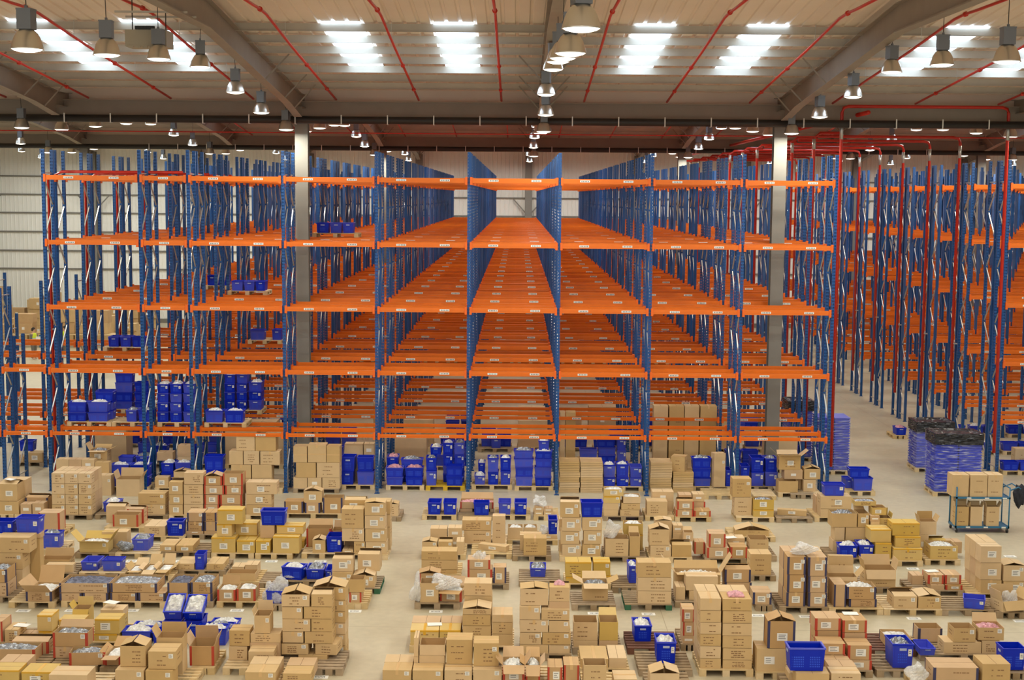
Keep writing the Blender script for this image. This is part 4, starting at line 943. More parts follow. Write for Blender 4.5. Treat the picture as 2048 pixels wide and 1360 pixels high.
(-4.447,-3.88,35.374,0.45,0.704,1.2,0,'k','brown carton, second up left rear, @116'),
(-3.82,-3.235,35.374,0.45,1.071,1.413,0,'k','brown carton, top right rear, @116'),
(-3.821,-3.235,35.374,0.45,0.736,1.071,0,'k','brown carton, third up right rear, @116'),
(-3.822,-3.236,35.374,0.45,0.4,0.736,0,'k','brown carton, second up right rear, @116'),
(-3.66,-3.351,39.112,0.4,0.144,0.509,0,'k F','ajar brown carton, @117'),
(-6.649,-6.268,34.87,0.45,0.144,0.474,0,'y L S','yellowish carton, bottom left, @118'),
(-6.207,-5.526,34.87,0.45,0.144,0.585,0,'y L','yellowish carton, bottom right, @118'),
(-6.157,-5.465,35.15,0.45,0.585,0.803,0,'y L','yellowish carton, second up right rear, @118'),
(-6.634,-5.494,35.4,0.45,0.144,0.351,0,'y','yellowish carton, centre rear, @118'),
(-7.792,-7.166,34.897,0.45,0.144,0.541,0,'y L','yellowish carton, bottom left, @119'),
(-7.147,-6.672,34.897,0.45,0.144,0.47,0,'y L S','yellowish carton, right, @119'),
(-7.671,-7.274,34.997,0.45,0.541,0.865,0,'y L','yellowish carton, second up left, @119'),
(-7.266,-6.692,35.377,0.45,0.483,0.805,0,'y L','yellowish carton, top right rear, @119'),
(-7.251,-6.696,35.377,0.45,0.144,0.483,0,'y','yellowish carton, bottom right rear, @119'),
(-7.647,-7.001,34.997,0.45,0.865,1.245,0,'y L','yellowish carton, top left, @119'),
(-11.944,-11.562,30.868,0.6,0.459,0.772,0,'n m S U','open navy-edged carton, top right, @120'),
(-11.779,-11.548,30.868,0.6,0.144,0.459,0,'n','navy-edged carton, bottom right, @120'),
(-12.115,-11.463,31.598,0.5,0.144,0.566,0,'k','nearer brown carton, bottom right rear, @120'),
(-12.097,-11.446,31.598,0.5,0.566,0.959,0,'k S','nearer brown carton, second up right rear, @120'),
(-12.085,-11.282,31.598,0.5,0.959,1.326,0,'k P S','brown carton, top right rear, @120'),
(-12.013,-11.23,32.148,0.28,0.144,1.176,0,'k','farther brown carton, bottom right rear, @120'),
(-12.934,-12.355,36.927,0.5,0.144,0.674,0,'r','red-edged carton, @122'),
(-11.144,-10.406,34.78,0.45,0.144,0.419,0,'y O X S','open yellowish carton, left, @123'),
(-10.732,-10.072,35.31,0.4,0.144,0.563,0,'k','brown carton, right rear, @123'),
(-9.964,-9.391,36.579,0.8,0.144,0.416,0,'k P','brown carton, left, @125'),
(-8.878,-8.425,36.834,0.5,0.485,0.737,0,'n S','navy-edged carton, top left, @126'),
(-8.891,-8.429,36.834,0.5,0.227,0.485,0,'n S','navy-edged carton, second up left, @126'),
(-8.405,-8.069,36.834,0.5,0.489,0.741,0,'n P','navy-edged carton, top right, @126'),
(-8.409,-8.072,36.834,0.5,0.23,0.489,0,'n','navy-edged carton, second up right, @126'),
(-9.137,-8.745,34.97,0.7,0.144,0.307,0,'k L','brown carton, left, @127'),
(-8.725,-8.281,34.97,0.8,0.144,0.307,0,'k L','brown carton, right, @127'),
(-11.007,-10.412,30.48,0.8,0.144,0.376,0,'n O X P S','open navy-edged carton, @128'),
(-11.618,-10.873,33.175,0.4,0.144,0.385,0,'k O','open brown carton, left rear, @129'),
(-11.377,-10.708,32.895,0.25,0.144,0.342,0,'k P','brown carton, right, @129'),
(-10.279,-9.771,30.565,0.5,0.144,0.32,0,'n P','navy-edged carton, bottom left, @130'),
(-9.748,-9.169,30.565,0.5,0.144,0.325,0,'n P','navy-edged carton, bottom right, @130'),
(-10.282,-9.147,30.565,0.75,0.325,0.551,0,'n O b P S','open navy-edged carton, top centre, @130'),
(-9.137,-8.517,30.572,0.5,0.144,0.334,0,'n P S','navy-edged carton, bottom left, @131'),
(-8.494,-7.869,30.572,0.5,0.144,0.34,0,'n P S','navy-edged carton, bottom right, @131'),
(-9.12,-8.066,30.572,0.75,0.34,0.559,0,'n m P S U','open navy-edged carton, top centre, @131'),
(-7.838,-7.328,30.607,0.5,0.144,0.33,0,'n P','navy-edged carton, bottom left, @132'),
(-7.31,-6.817,30.607,0.5,0.144,0.334,0,'n P','navy-edged carton, bottom right, @132'),
(-7.846,-7.332,30.607,0.75,0.33,0.57,0,'n b U','open navy-edged carton, top left, @132'),
(-7.318,-6.825,30.607,0.75,0.334,0.586,0,'n m P S U','open navy-edged carton, top right, @132'),
(-9.326,-9.004,32.801,0.55,0.144,0.236,0,'k O X L','open brown carton, left, @134'),
(-8.979,-8.66,32.801,0.55,0.144,0.255,0,'k O X L','open brown carton, centre, @134'),
(-8.635,-8.334,32.801,0.55,0.144,0.267,0,'k O X L','open brown carton, right, @134'),
(-8.299,-7.85,33.231,0.7,0.144,0.303,0,'k P','brown carton, left, @135'),
(-7.55,-7.13,33.231,0.7,0.144,0.303,0,'k','brown carton, right, @135'),
(-6.867,-6.166,32.272,0.4,0.144,0.337,0,'k U','open brown carton, @136'),
(-6.731,-6.306,30.64,0.5,0.144,0.412,0,'r L b U','open red-edged carton, left, @137'),
(-6.295,-5.859,30.64,0.5,0.144,0.43,0,'r L b U','open red-edged carton, right, @137'),
(-10.38,-9.395,26.437,0.45,0.144,0.395,0,'r b U','open red-edged carton, left, @138'),
(-10.03,-9.282,26.917,0.5,0.144,0.393,0,'r F','ajar red-edged carton, right rear, @138'),
(-8.63,-8.146,27.729,0.45,0.144,0.3,0,'y L','yellowish carton, bottom right, @139'),
(-8.623,-8.107,27.729,0.45,0.3,0.61,0,'y L','yellowish carton, top right, @139'),
(-9.773,-9.521,27.759,0.45,0.144,0.338,0,'y T','yellowish carton, bottom left, @139'),
(-9.803,-9.489,27.759,0.45,0.338,0.672,0,'y T S','yellowish carton, top left, @139'),
(-9.481,-8.955,28.109,0.4,0.144,0.468,0,'y b','yellowish carton, centre, @139'),
(-9.333,-8.979,28.559,0.35,0.232,0.563,0,'y O L','open yellowish carton, top centre rear, @139'),
(-8.657,-8.178,28.259,0.4,0.144,0.505,0,'y','yellowish carton, bottom right rear, @139'),
(-10.402,-10.114,27.534,0.5,0.144,0.44,0,'k P S','brown carton, centre, @140'),
(-10.632,-10.419,27.514,0.5,0.144,0.615,0,'r L','red-edged carton, left, @140'),
(-9.128,-8.651,26.664,0.5,0.144,0.375,0,'r P','red-edged carton, bottom left, @141'),
(-9.122,-8.424,26.664,0.4,0.375,0.665,0,'r O b S','open red-edged carton, top left rear, @141'),
(-8.684,-7.991,26.264,0.4,0.144,0.403,6,'r O b S','open red-edged carton, right, @141'),
(-7.981,-7.664,26.263,0.6,0.144,0.345,0,'r O X','open red-edged carton, @142'),
(-6.883,-6.366,25.119,0.4,0.144,0.451,0,'k S','brown carton, bottom right, @143'),
(-7.445,-6.897,25.119,0.4,0.144,0.458,0,'k S','brown carton, bottom left, @143'),
(-6.845,-6.318,25.199,0.5,0.451,0.794,0,'k P S','brown carton, top right, @143'),
(-7.395,-6.904,25.299,0.45,0.458,0.861,0,'k P F','ajar brown carton, top left, @143'),
(-6.836,-6.327,25.779,0.4,0.615,0.869,0,'k O','open brown carton, top right rear, @143'),
(-6.846,-6.336,25.779,0.4,0.144,0.615,0,'k','brown carton, bottom right rear, @143'),
(-6.332,-5.849,26.29,0.55,0.144,0.543,0,'r O','open red-edged carton, @145'),
(-5.174,-4.668,26.229,0.4,0.144,0.465,0,'k P','brown carton, right, @146'),
(-5.631,-5.26,26.629,0.4,0.144,0.434,0,'k P','brown carton, bottom left, @146'),
(-5.202,-4.608,26.629,0.4,0.506,0.691,0,'k P','brown carton, second up right rear, @146'),
(-5.627,-5.21,26.629,0.4,0.434,0.753,0,'k P','brown carton, top left, @146'),
(-5.131,-4.811,26.649,0.4,0.691,1.049,0,'k S O','open brown carton, top right rear, @146'),
(-9.756,-9.212,25.058,0.45,0.144,0.458,0,'y P','yellowish carton, left, @147'),
(-9.177,-8.59,25.058,0.5,0.144,0.427,0,'y P T L','yellowish carton, right, @147'),
(-8.582,-7.861,24.822,0.5,0.144,0.467,0,'k T','brown carton, @148'),
(-5.051,-4.467,25.28,0.45,0.144,0.387,0,'k S','brown carton, left, @149'),
(-4.348,-3.812,25.28,0.45,0.144,0.369,0,'k T','brown carton, right, @149'),
(17.142,17.599,47.194,0.4,0,0.811,0,'k','brown carton, @162'),
]
# smaller cartons of the same loads, mostly behind the others: x0, x1, front y, depth, z0, z1
REST=[
(-5.502,-4.911,44.015,0.4,0.952,1.352),
(-13.807,-13.473,38.979,0.35,0.144,0.469),
(-14.289,-13.891,42.534,0.35,0.431,0.745),
(-13.891,-13.494,42.534,0.35,0.431,0.745),
(-13.494,-13.096,42.534,0.35,0.431,0.745),
(-14.289,-13.891,42.534,0.35,0.745,1.058),
(-13.891,-13.494,42.534,0.35,0.745,1.058),
(-13.494,-13.096,42.534,0.35,0.745,1.058),
(-10.106,-9.781,27.534,0.5,0.144,0.285),
(-6.519,-6.073,42.816,0.5,0.144,0.484),
(-8.649,-8.171,28.259,0.4,0.505,0.647),
(2.548,2.973,39.388,0.45,0.323,0.52),
(0.615,1.126,36.584,0.4,0.144,0.264),
(-7.802,-7.305,35.477,0.4,0.144,0.396),
(-6.96,-6.531,42.816,0.5,0.144,0.48),
(9.48,9.746,32.469,0.4,0.144,0.371),
(-14.289,-13.891,42.534,0.35,0.144,0.431),
(-13.891,-13.494,42.534,0.35,0.144,0.431),
(-13.494,-13.096,42.534,0.35,0.144,0.431),
(-14.149,-13.83,38.979,0.35,0.144,0.44),
(-3.823,-3.236,35.374,0.45,0.144,0.4),
(-6.583,-6.215,35.15,0.45,0.474,0.798),
(8.44,9.018,43.088,0.5,0.513,0.801),
(2.551,2.961,39.388,0.45,0.144,0.323),
(9.805,10.122,32.039,0.5,0.144,0.264),
(3.677,3.894,31.031,0.5,0.144,0.451),
(-9.756,-9.212,25.52,0.45,0.144,0.458),
(-14.946,-14.764,39.009,0.55,0.517,1.005),
(5.495,5.955,35.364,0.4,0.289,0.525),
(4.001,4.633,40.004,0.4,0.144,0.445),
(11.242,11.621,35.475,0.4,0.144,0.446),
(-1.513,-1.318,34.972,0.5,0.144,0.466),
(-8.899,-8.433,36.834,0.5,0.144,0.227),
(3.994,4.625,40.004,0.4,0.445,0.736),
(-2.142,-1.55,28.162,0.5,0.144,0.46),
(-1.927,-1.834,25.872,0.45,0.507,0.882),
(-5.051,-4.467,25.742,0.45,0.144,0.387),
(-10.744,-10.3,43.547,0.4,0.974,1.342),
(-1.757,-1.399,35.602,0.4,0.401,0.671),
(-2.494,-1.938,25.905,0.45,0.144,0.391),
(-6.52,-6.21,32.802,0.4,0.144,0.401),
(-11.991,-11.21,32.148,0.28,1.176,1.281),
(4.043,4.618,26.901,0.5,1.317,1.547),
(-11.415,-10.909,43.547,0.4,0.843,1.112),
(8.448,9.013,43.288,0.4,0.144,0.464),
(8.313,8.581,35.556,0.45,0.442,0.784),
(-4.348,-3.812,25.742,0.45,0.144,0.369),
(-2.222,-1.777,35.602,0.4,0.397,0.65),
(-6.838,-6.528,32.802,0.4,0.144,0.351),
(6.58,7.014,31.117,0.5,0.849,1.287),
(-8.412,-8.075,36.834,0.5,0.144,0.23),
(-11.96,-11.787,30.868,0.6,0.144,0.28),
(-1.54,-1.099,28.162,0.5,0.144,0.465),
(-4.887,-4.553,44.015,0.4,0.956,1.357),
(-4.428,-4.148,34.874,0.45,0.144,0.254),
(10.876,11.371,32.212,0.38,0.459,0.868),
(6.123,6.545,31.117,0.5,0.874,1.291),
(10.859,11.353,32.212,0.38,0.868,1.268),
(10.876,11.371,32.604,0.38,0.459,0.868),
(6.001,6.529,25.764,0.38,0.144,0.432),
(9.219,9.463,35.496,0.4,0.961,1.112),
(6.127,6.552,31.117,0.5,0.473,0.874),
(-1.613,-1.254,39.755,0.5,0.144,0.233),
(10.859,11.353,32.604,0.38,0.868,1.268),
(6.598,7.032,31.117,0.5,0.469,0.849),
(-9.342,-8.987,28.559,0.35,0.144,0.232),
(-17.144,-16.797,46.718,0.4,0.144,0.328),
(3.625,4.038,26.901,0.5,0.351,0.598),
(5.962,6.501,26.156,0.228,0.144,0.432),
(3.619,4.032,26.901,0.5,0.598,0.838),
(3.614,4.027,26.901,0.5,0.838,1.076),
(3.609,4.021,26.901,0.5,1.076,1.312),
(4.758,5.127,39.864,0.45,0.484,0.678),
(6.12,6.552,31.117,0.5,0.144,0.473),
(6.604,7.038,31.117,0.5,0.144,0.469),
(5.164,5.504,39.864,0.45,0.484,0.7),
(10.893,11.389,32.212,0.38,0.144,0.459),
(10.893,11.389,32.604,0.38,0.144,0.459),
(3.63,4.044,26.901,0.5,0.144,0.351),
(0.544,0.793,39.4,0.35,0.257,0.406),
(4.105,4.37,35.591,0.35,0.607,0.792),
(3.604,4.016,26.901,0.5,1.312,1.553),
(0.817,1.081,39.4,0.35,0.144,0.252),
(0.546,0.795,39.4,0.35,0.144,0.257),
(0.816,1.079,39.4,0.35,0.252,0.352),
(1.132,1.221,35.363,0.4,0.144,0.988),
(8.778,8.912,40.032,0.4,0.144,0.637),
(-12.476,-12.095,39.311,0.33,0.435,0.741),
(-12.476,-12.095,39.311,0.33,0.741,1.047),
(-13.239,-12.858,39.311,0.33,1.047,1.352),
(-12.858,-12.476,39.311,0.33,1.047,1.352),
(-12.476,-12.095,39.311,0.33,1.047,1.352),
(-0.744,-0.633,39.755,0.5,0.144,0.239),
(-12.476,-12.095,39.653,0.33,0.435,0.741),
(-12.476,-12.095,39.653,0.33,0.741,1.047),
(-13.239,-12.858,39.653,0.33,1.047,1.352),
(-12.858,-12.476,39.653,0.33,1.047,1.352),
(-12.476,-12.095,39.653,0.33,1.047,1.352),
(-12.476,-12.095,39.311,0.33,0.144,0.435),
(-12.476,-12.095,39.653,0.33,0.144,0.435),
(-1.825,-1.331,25.872,0.45,0.144,0.535),
(-5.211,-4.626,26.629,0.4,0.144,0.506),
(4.043,4.618,26.901,0.5,0.144,1.317),
(-4.437,-3.88,35.374,0.45,0.144,0.704),
(1.203,1.701,27.622,0.5,0.144,0.286),
(-13.364,-12.806,42.934,0.45,0.144,0.947),
(-5.502,-4.911,44.015,0.4,0.144,0.952),
(9.238,9.463,35.496,0.4,0.144,0.961),
(0.687,1.108,27.284,0.45,1.051,1.197),
(1.726,2.115,27.622,0.5,0.144,0.29),
(-10.744,-10.3,43.547,0.4,0.144,0.974),
(-1.057,-0.469,28.28,0.45,0.144,0.301),
(-2.228,-1.722,31.277,0.4,0.144,0.419),
(9.478,9.798,35.588,0.4,0.144,0.773),
(10.517,10.751,35.488,0.4,0.144,0.622),
(-4.887,-4.553,44.015,0.4,0.144,0.956),
(3.465,3.716,27.913,0.45,0.144,0.31),
(6.241,6.81,46.67,0.5,0.144,0.333),
(-2.222,-1.777,35.602,0.4,0.144,0.397),
(5.177,5.69,46.67,0.5,0.144,0.323),
(5.715,6.215,46.67,0.5,0.144,0.328),
(4.105,4.37,35.591,0.35,0.144,0.607),
(4.664,5.155,46.67,0.5,0.144,0.319),
(-1.927,-1.834,25.872,0.45,0.144,0.507),
(3.637,4.083,35.591,0.4,0.144,0.35),
(-1.757,-1.399,35.602,0.4,0.144,0.401),
(5.495,5.955,35.364,0.4,0.144,0.289),
(-13.239,-12.858,39.311,0.33,0.144,1.047),
(-12.858,-12.476,39.311,0.33,0.144,1.047),
(-13.239,-12.858,39.653,0.33,0.144,1.047),
(-12.858,-12.476,39.653,0.33,0.144,1.047),
(1.683,2.028,46.67,0.5,0.144,0.292),
(-4.785,-4.503,35.542,0.45,0.144,0.287),
(1.484,1.665,46.67,0.5,0.144,0.29),
]
# totes: x0, x1, front y, depth, z0, z1, turn, look, label
TOTES=[
(-17.049,-16.552,46.998,0.42,0.464,0.819,0,'','blue tote, top centre rear, @0'),
(-12.727,-12.106,42.861,0.42,0.474,0.838,0,'b','filled blue tote, top left, @5'),
(-12.09,-11.477,42.861,0.42,0.48,0.843,0,'b','filled blue tote, top right, @5'),
(-12.735,-12.114,42.861,0.42,0.144,0.474,0,'','blue tote, bottom left, @5'),
(-12.098,-11.484,42.861,0.42,0.144,0.48,0,'','blue tote, bottom right, @5'),
(-12.046,-11.604,43.341,0.6,0.757,1.022,0,'b','filled blue tote, top right rear, @5'),
(-12.589,-12.107,43.341,0.42,0.753,0.997,0,'','blue tote, top left rear, @5'),
(-11.196,-10.783,43.147,0.6,0.518,0.843,0,'b','filled blue tote, second up left rear, @7'),
(-10.759,-10.254,43.147,0.392,0.502,0.867,0,'b','filled blue tote, top right rear, @7'),
(-9.777,-9.159,42.905,0.42,0.652,1.125,0,'','blue tote, top, @8'),
(-9.784,-9.166,42.905,0.42,0.144,0.652,0,'','blue tote, bottom, @8'),
(-11.902,-11.455,39.333,0.6,0.144,0.425,0,'b','filled blue tote, left, @9'),
(-5.548,-5.137,43.415,0.6,0.144,0.574,0,'','blue tote, bottom left, @16'),
(-5.049,-4.493,43.415,0.42,0.144,0.579,0,'','blue tote, bottom right, @16'),
(-5.546,-5.095,43.415,0.6,0.574,1.035,0,'','blue tote, top left, @16'),
(-5.047,-4.504,43.415,0.42,0.579,1.04,0,'','blue tote, top right, @16'),
(-4.121,-3.565,43.399,0.42,0.144,0.406,0,'','blue tote, bottom left, @17'),
(-3.509,-2.933,43.399,0.42,0.144,0.411,0,'','blue tote, bottom right, @17'),
(-4.14,-3.557,43.399,0.42,0.406,0.712,0,'p','filled blue tote, top left, @17'),
(-3.525,-2.921,43.399,0.42,0.411,0.718,0,'p','filled blue tote, top right, @17'),
(-4.145,-3.759,43.879,0.6,0.637,0.967,0,'p','filled blue tote, top left rear, @17'),
(-3.698,-2.966,43.879,0.42,0.602,0.89,0,'b','filled blue tote, top right rear, @17'),
(-2.863,-2.51,43.375,0.6,0.617,1.033,0,'b','filled blue tote, second up left, @18'),
(-2.851,-2.509,43.375,0.6,0.144,0.617,0,'S','blue tote, bottom left, @18'),
(-2.228,-1.665,43.375,0.42,0.46,0.787,0,'','blue tote, top right, @18'),
(-2.215,-1.663,43.375,0.42,0.144,0.46,0,'','blue tote, bottom right, @18'),
(-2.752,-2.379,43.905,0.6,1.033,1.284,0,'b','filled blue tote, top left rear, @18'),
(-2.354,-2.005,43.905,0.6,1.06,1.431,0,'b S','filled blue tote, top centre rear, @18'),
(-1.981,-1.647,43.905,0.6,1.063,1.434,0,'b S','filled blue tote, top right rear, @18'),
(-2.345,-2.012,43.905,0.6,0.689,1.06,0,'S','blue tote, third up centre rear, @18'),
(-1.979,-1.646,43.905,0.6,0.692,1.063,0,'S','blue tote, third up right rear, @18'),
(-1.328,-0.964,43.588,0.6,0.144,0.432,0,'b S','filled blue tote, bottom left, @19'),
(-0.914,-0.543,43.588,0.6,0.55,1.009,0,'b','filled blue tote, top centre, @19'),
(-0.896,-0.54,43.588,0.6,0.144,0.55,0,'S','blue tote, bottom centre, @19'),
(-0.511,-0.147,43.588,0.6,0.595,1.013,0,'b','filled blue tote, top right, @19'),
(-0.5,-0.156,43.588,0.6,0.144,0.595,0,'S','blue tote, bottom right, @19'),
(-1.224,-0.979,44.118,0.6,0.432,0.743,0,'b','filled blue tote, top left rear, @19'),
(-3.981,-3.32,49.996,0.42,0.144,0.47,0,'b','filled blue tote, @20'),
(-0.916,-0.536,50.047,0.6,0.144,0.509,0,'b','filled blue tote, @21'),
(-2.537,-2.142,39.348,0.6,0.144,0.503,0,'S','blue tote, left, @23'),
(-2.091,-1.696,39.348,0.6,0.144,0.507,0,'S','blue tote, right, @23'),
(-1.219,-0.744,39.325,0.42,0.144,0.516,0,'S','blue tote, centre, @24'),
(-0.501,-0.123,39.427,0.6,0.144,0.504,0,'S','blue tote, left, @25'),
(-0.041,0.34,39.427,0.6,0.144,0.508,0,'S','blue tote, right, @25'),
(-0.031,0.565,43.45,0.42,0.443,0.75,0,'','blue tote, second up left, @32'),
(0.581,1.153,43.45,0.42,0.449,0.755,0,'','blue tote, second up right, @32'),
(-0.02,0.552,43.45,0.42,0.144,0.443,0,'','blue tote, bottom left, @32'),
(0.592,1.14,43.45,0.42,0.144,0.449,0,'','blue tote, bottom right, @32'),
(-0.076,0.568,43.45,0.42,1.028,1.288,0,'b','filled blue tote, top left, @32'),
(-0.073,0.57,43.45,0.42,0.75,1.028,0,'b','filled blue tote, third up left, @32'),
(0.596,1.159,43.45,0.42,1.021,1.273,0,'b','filled blue tote, fourth up right, @32'),
(0.599,1.162,43.45,0.42,0.755,1.021,0,'b','filled blue tote, third up right, @32'),
(0.703,1.065,43.53,0.6,1.273,1.585,0,'b','filled blue tote, top right, @32'),
(2.196,2.835,47.649,0.42,0.144,0.569,0,'','blue tote, left, @34'),
(2.834,3.477,47.649,0.42,0.374,0.651,0,'','blue tote, second up centre, @34'),
(2.838,3.482,47.649,0.42,0.144,0.374,0,'','blue tote, bottom centre, @34'),
(2.786,3.455,47.649,0.42,0.651,0.94,0,'','blue tote, top centre, @34'),
(3.502,3.836,47.649,0.6,0.538,0.953,0,'S','blue tote, top right, @34'),
(3.508,3.843,47.649,0.6,0.144,0.538,0,'S','blue tote, bottom right, @34'),
(2.781,3.172,43.527,0.6,0.423,0.832,0,'b','filled blue tote, top left, @35'),
(3.188,3.599,43.527,0.6,0.423,0.853,0,'b','filled blue tote, top centre, @35'),
(3.623,4.018,43.527,0.6,0.423,0.774,0,'S','blue tote, top right, @35'),
(2.786,3.177,43.527,0.6,0.144,0.423,0,'S','blue tote, bottom left, @35'),
(3.193,3.605,43.527,0.6,0.144,0.423,0,'S','blue tote, bottom centre, @35'),
(3.629,4.024,43.527,0.6,0.144,0.423,0,'S','blue tote, bottom right, @35'),
(5.598,6.227,43.642,0.42,0.741,1.056,0,'b','filled blue tote, top left, @41'),
(5.629,6.226,43.642,0.42,0.412,0.741,0,'','blue tote, second up left, @41'),
(5.664,6.226,43.642,0.42,0.144,0.412,0,'','blue tote, bottom left, @41'),
(6.683,6.873,43.642,0.6,0.144,0.674,0,'','blue tote, right, @41'),
(7.179,7.478,43.739,0.6,0.413,0.783,0,'','blue tote, top left, @42'),
(7.499,7.919,43.739,0.6,0.605,1.057,0,'S','blue tote, top centre, @42'),
(7.511,7.932,43.739,0.6,0.144,0.605,0,'S','blue tote, bottom centre, @42'),
(7.944,8.356,43.739,0.6,0.605,1.045,0,'b','filled blue tote, top right, @42'),
(7.956,8.369,43.739,0.6,0.144,0.605,0,'S','blue tote, bottom right, @42'),
(8.763,9.139,46.734,0.6,0.573,0.976,0,'b','filled blue tote, top left, @43'),
(9.173,9.639,46.734,0.6,0.643,0.936,0,'b','filled blue tote, top right, @43'),
(8.775,9.151,46.734,0.6,0.144,0.573,0,'','blue tote, bottom left, @43'),
(9.184,9.651,46.734,0.6,0.144,0.643,0,'','blue tote, bottom right, @43'),
(8.889,9.519,39.532,0.42,0.757,1.092,0,'S','blue tote, top right, @46'),
(10.625,11.256,43.146,0.372,0.144,0.561,0,'','blue tote, bottom right, @47'),
(10.494,11.148,43.146,0.42,0.561,0.848,0,'','blue tote, top right, @47'),
(10.469,10.699,43.526,0.6,0.144,0.431,0,'','blue tote, left rear, @47'),
(8.299,8.786,34.916,0.42,0.144,0.462,0,'b S','filled blue tote, left, @50'),
(8.812,9.2,34.916,0.6,0.144,0.483,0,'b S','filled blue tote, centre, @50'),
(10.131,10.629,30.503,0.42,0.144,0.384,-18,'S','blue tote, @60'),
(7.394,7.833,26.499,0.6,0.144,0.636,0,'b S','filled blue tote, @65'),
(8.161,8.498,27.261,0.6,0.144,0.301,0,'','blue tote, leftmost, @66'),
(9.533,10.004,26.437,0.42,0.144,0.589,0,'S','blue tote, @68'),
(5.16,5.877,25.472,0.42,0.427,0.878,0,'','blue tote, top left, @69'),
(1.663,2.244,34.913,0.42,1.147,1.537,0,'','blue tote, top right, @70'),
(0.879,1.138,36.634,0.6,0.264,0.67,0,'S','blue tote, top right, @71'),
(0.355,0.763,32.827,0.6,0.144,0.363,0,'b','filled blue tote, @79'),
(2.697,2.92,32.354,0.6,0.144,0.574,0,'b','filled blue tote, @81'),
(2.458,2.846,27.983,0.6,0.144,0.494,0,'b','filled blue tote, @89'),
(2.793,3.203,26.638,0.6,0.144,0.587,0,'b S','filled blue tote, @90'),
(-5.558,-5.019,32.402,0.42,0.144,0.458,-10,'b','filled blue tote, left, @112'),
(-5.008,-4.556,32.452,0.6,0.144,0.402,0,'b','filled blue tote, centre, @112'),
(-4.541,-4.383,32.452,0.6,0.144,0.374,0,'S','blue tote, right, @112'),
(-5.592,-5.178,30.453,0.6,0.144,0.436,0,'m','filled blue tote, @114'),
(-4.859,-4.445,34.992,0.542,0.144,0.559,0,'S','blue tote, right, @115'),
(-6.589,-5.921,35.17,0.42,0.803,1.185,0,'','blue tote, top left rear, @118'),
(-11.8,-11.218,32.128,0.42,1.281,1.662,0,'S','blue tote, top right rear, @120'),
(-12.335,-11.84,32.128,0.42,1.281,1.572,0,'S','blue tote, top left rear, @120'),
(-12.257,-11.758,35.141,0.42,0.144,0.549,0,'b S','filled blue tote, @121'),
(-9.868,-9.42,34.984,0.6,0.144,0.451,0,'b','filled blue tote, @124'),
(-9.37,-8.907,36.579,0.42,0.144,0.551,0,'S','blue tote, right, @125'),
(-10.578,-10.145,33.043,0.6,0.144,0.372,0,'S','blue tote, left, @133'),
(-10.058,-9.557,33.043,0.42,0.144,0.413,0,'S','blue tote, right, @133'),
(-7.842,-7.598,33.231,0.42,0.144,0.537,0,'','blue tote, centre, @135'),
(-8.138,-7.516,27.936,0.42,0,0.292,0,'b','filled blue tote, leftmost, @144'),
(-7.498,-6.907,27.936,0.392,0,0.271,0,'','blue tote, second, @144'),
(-6.591,-5.939,27.936,0.392,0,0.36,0,'b','filled blue tote, rightmost, @144'),
(-8.054,-7.414,28.386,0.42,0,0.246,0,'b','filled blue tote, leftmost rear, @144'),
(-7.374,-6.961,28.386,0.6,0,0.246,0,'','blue tote, bottom second rear, @144'),
(-6.536,-5.921,28.386,0.42,0,0.246,0,'b','nearer filled blue tote, rightmost rear, @144'),
(-6.5,-5.891,28.836,0.42,0,0.194,0,'b','farther filled blue tote, rightmost rear, @144'),
(-7.362,-6.966,28.336,0.6,0.394,0.629,0,'b v','filled blue tote, top second rear, @144'),
(-6.944,-6.519,28.336,0.6,0.393,0.611,0,'b v','filled blue tote, top third rear, @144'),
(-14.307,-13.712,43.84,0.42,2.331,2.661,0,'b','filled blue tote, top left, @150'),
(-13.685,-13.019,43.84,0.42,2.336,2.667,0,'b','filled blue tote, top right, @150'),
(-14.315,-13.72,43.84,0.42,2.034,2.331,0,'','blue tote, bottom left, @150'),
(-13.692,-13.026,43.84,0.42,2.034,2.336,0,'','blue tote, bottom right, @150'),
(-13.563,-12.963,44.27,0.42,2.609,2.937,0,'','blue tote, top right rear, @150'),
(-13.571,-12.97,44.27,0.42,2.346,2.609,0,'','blue tote, second up right rear, @150'),
(-13.578,-12.977,44.27,0.42,2.034,2.346,0,'','blue tote, bottom right rear, @150'),
(-12.463,-12.108,43.84,0.6,2.034,2.417,0,'b','filled blue tote, left, @151'),
(-12.075,-11.562,43.84,0.42,2.034,2.421,0,'b','filled blue tote, right, @151'),
(-14.222,-13.599,46.49,0.42,2.343,2.662,0,'','blue tote, top left, @152'),
(-13.564,-12.953,46.49,0.42,2.932,3.263,0,'','blue tote, top centre, @152'),
(-14.23,-13.606,46.49,0.42,2.034,2.343,0,'','blue tote, bottom left, @152'),
(-13.571,-12.959,46.49,0.42,2.611,2.932,0,'','blue tote, third up centre, @152'),
(-13.578,-12.966,46.49,0.42,2.291,2.611,0,'','blue tote, second up centre, @152'),
(-13.585,-12.972,46.49,0.42,2.034,2.291,0,'','blue tote, bottom centre, @152'),
(-12.907,-12.416,46.49,0.42,2.616,2.948,0,'','blue tote, top right, @152'),
(-12.914,-12.422,46.49,0.42,2.296,2.616,0,'','blue tote, second up right, @152'),
(-12.92,-12.429,46.49,0.42,2.034,2.296,0,'','blue tote, bottom right, @152'),
(-11.459,-11.078,43.84,0.6,2.965,3.261,0,'b S','filled blue tote, top left, @153'),
(-11.05,-10.653,43.84,0.6,2.968,3.265,0,'b S','filled blue tote, top centre, @153'),
(-10.626,-10.217,43.84,0.6,2.972,3.268,0,'b S','filled blue tote, top right, @153'),
(-11.464,-11.083,43.84,0.6,2.668,2.965,0,'','blue tote, third up left, @153'),
(-11.056,-10.658,43.84,0.6,2.671,2.968,0,'','blue tote, third up centre, @153'),
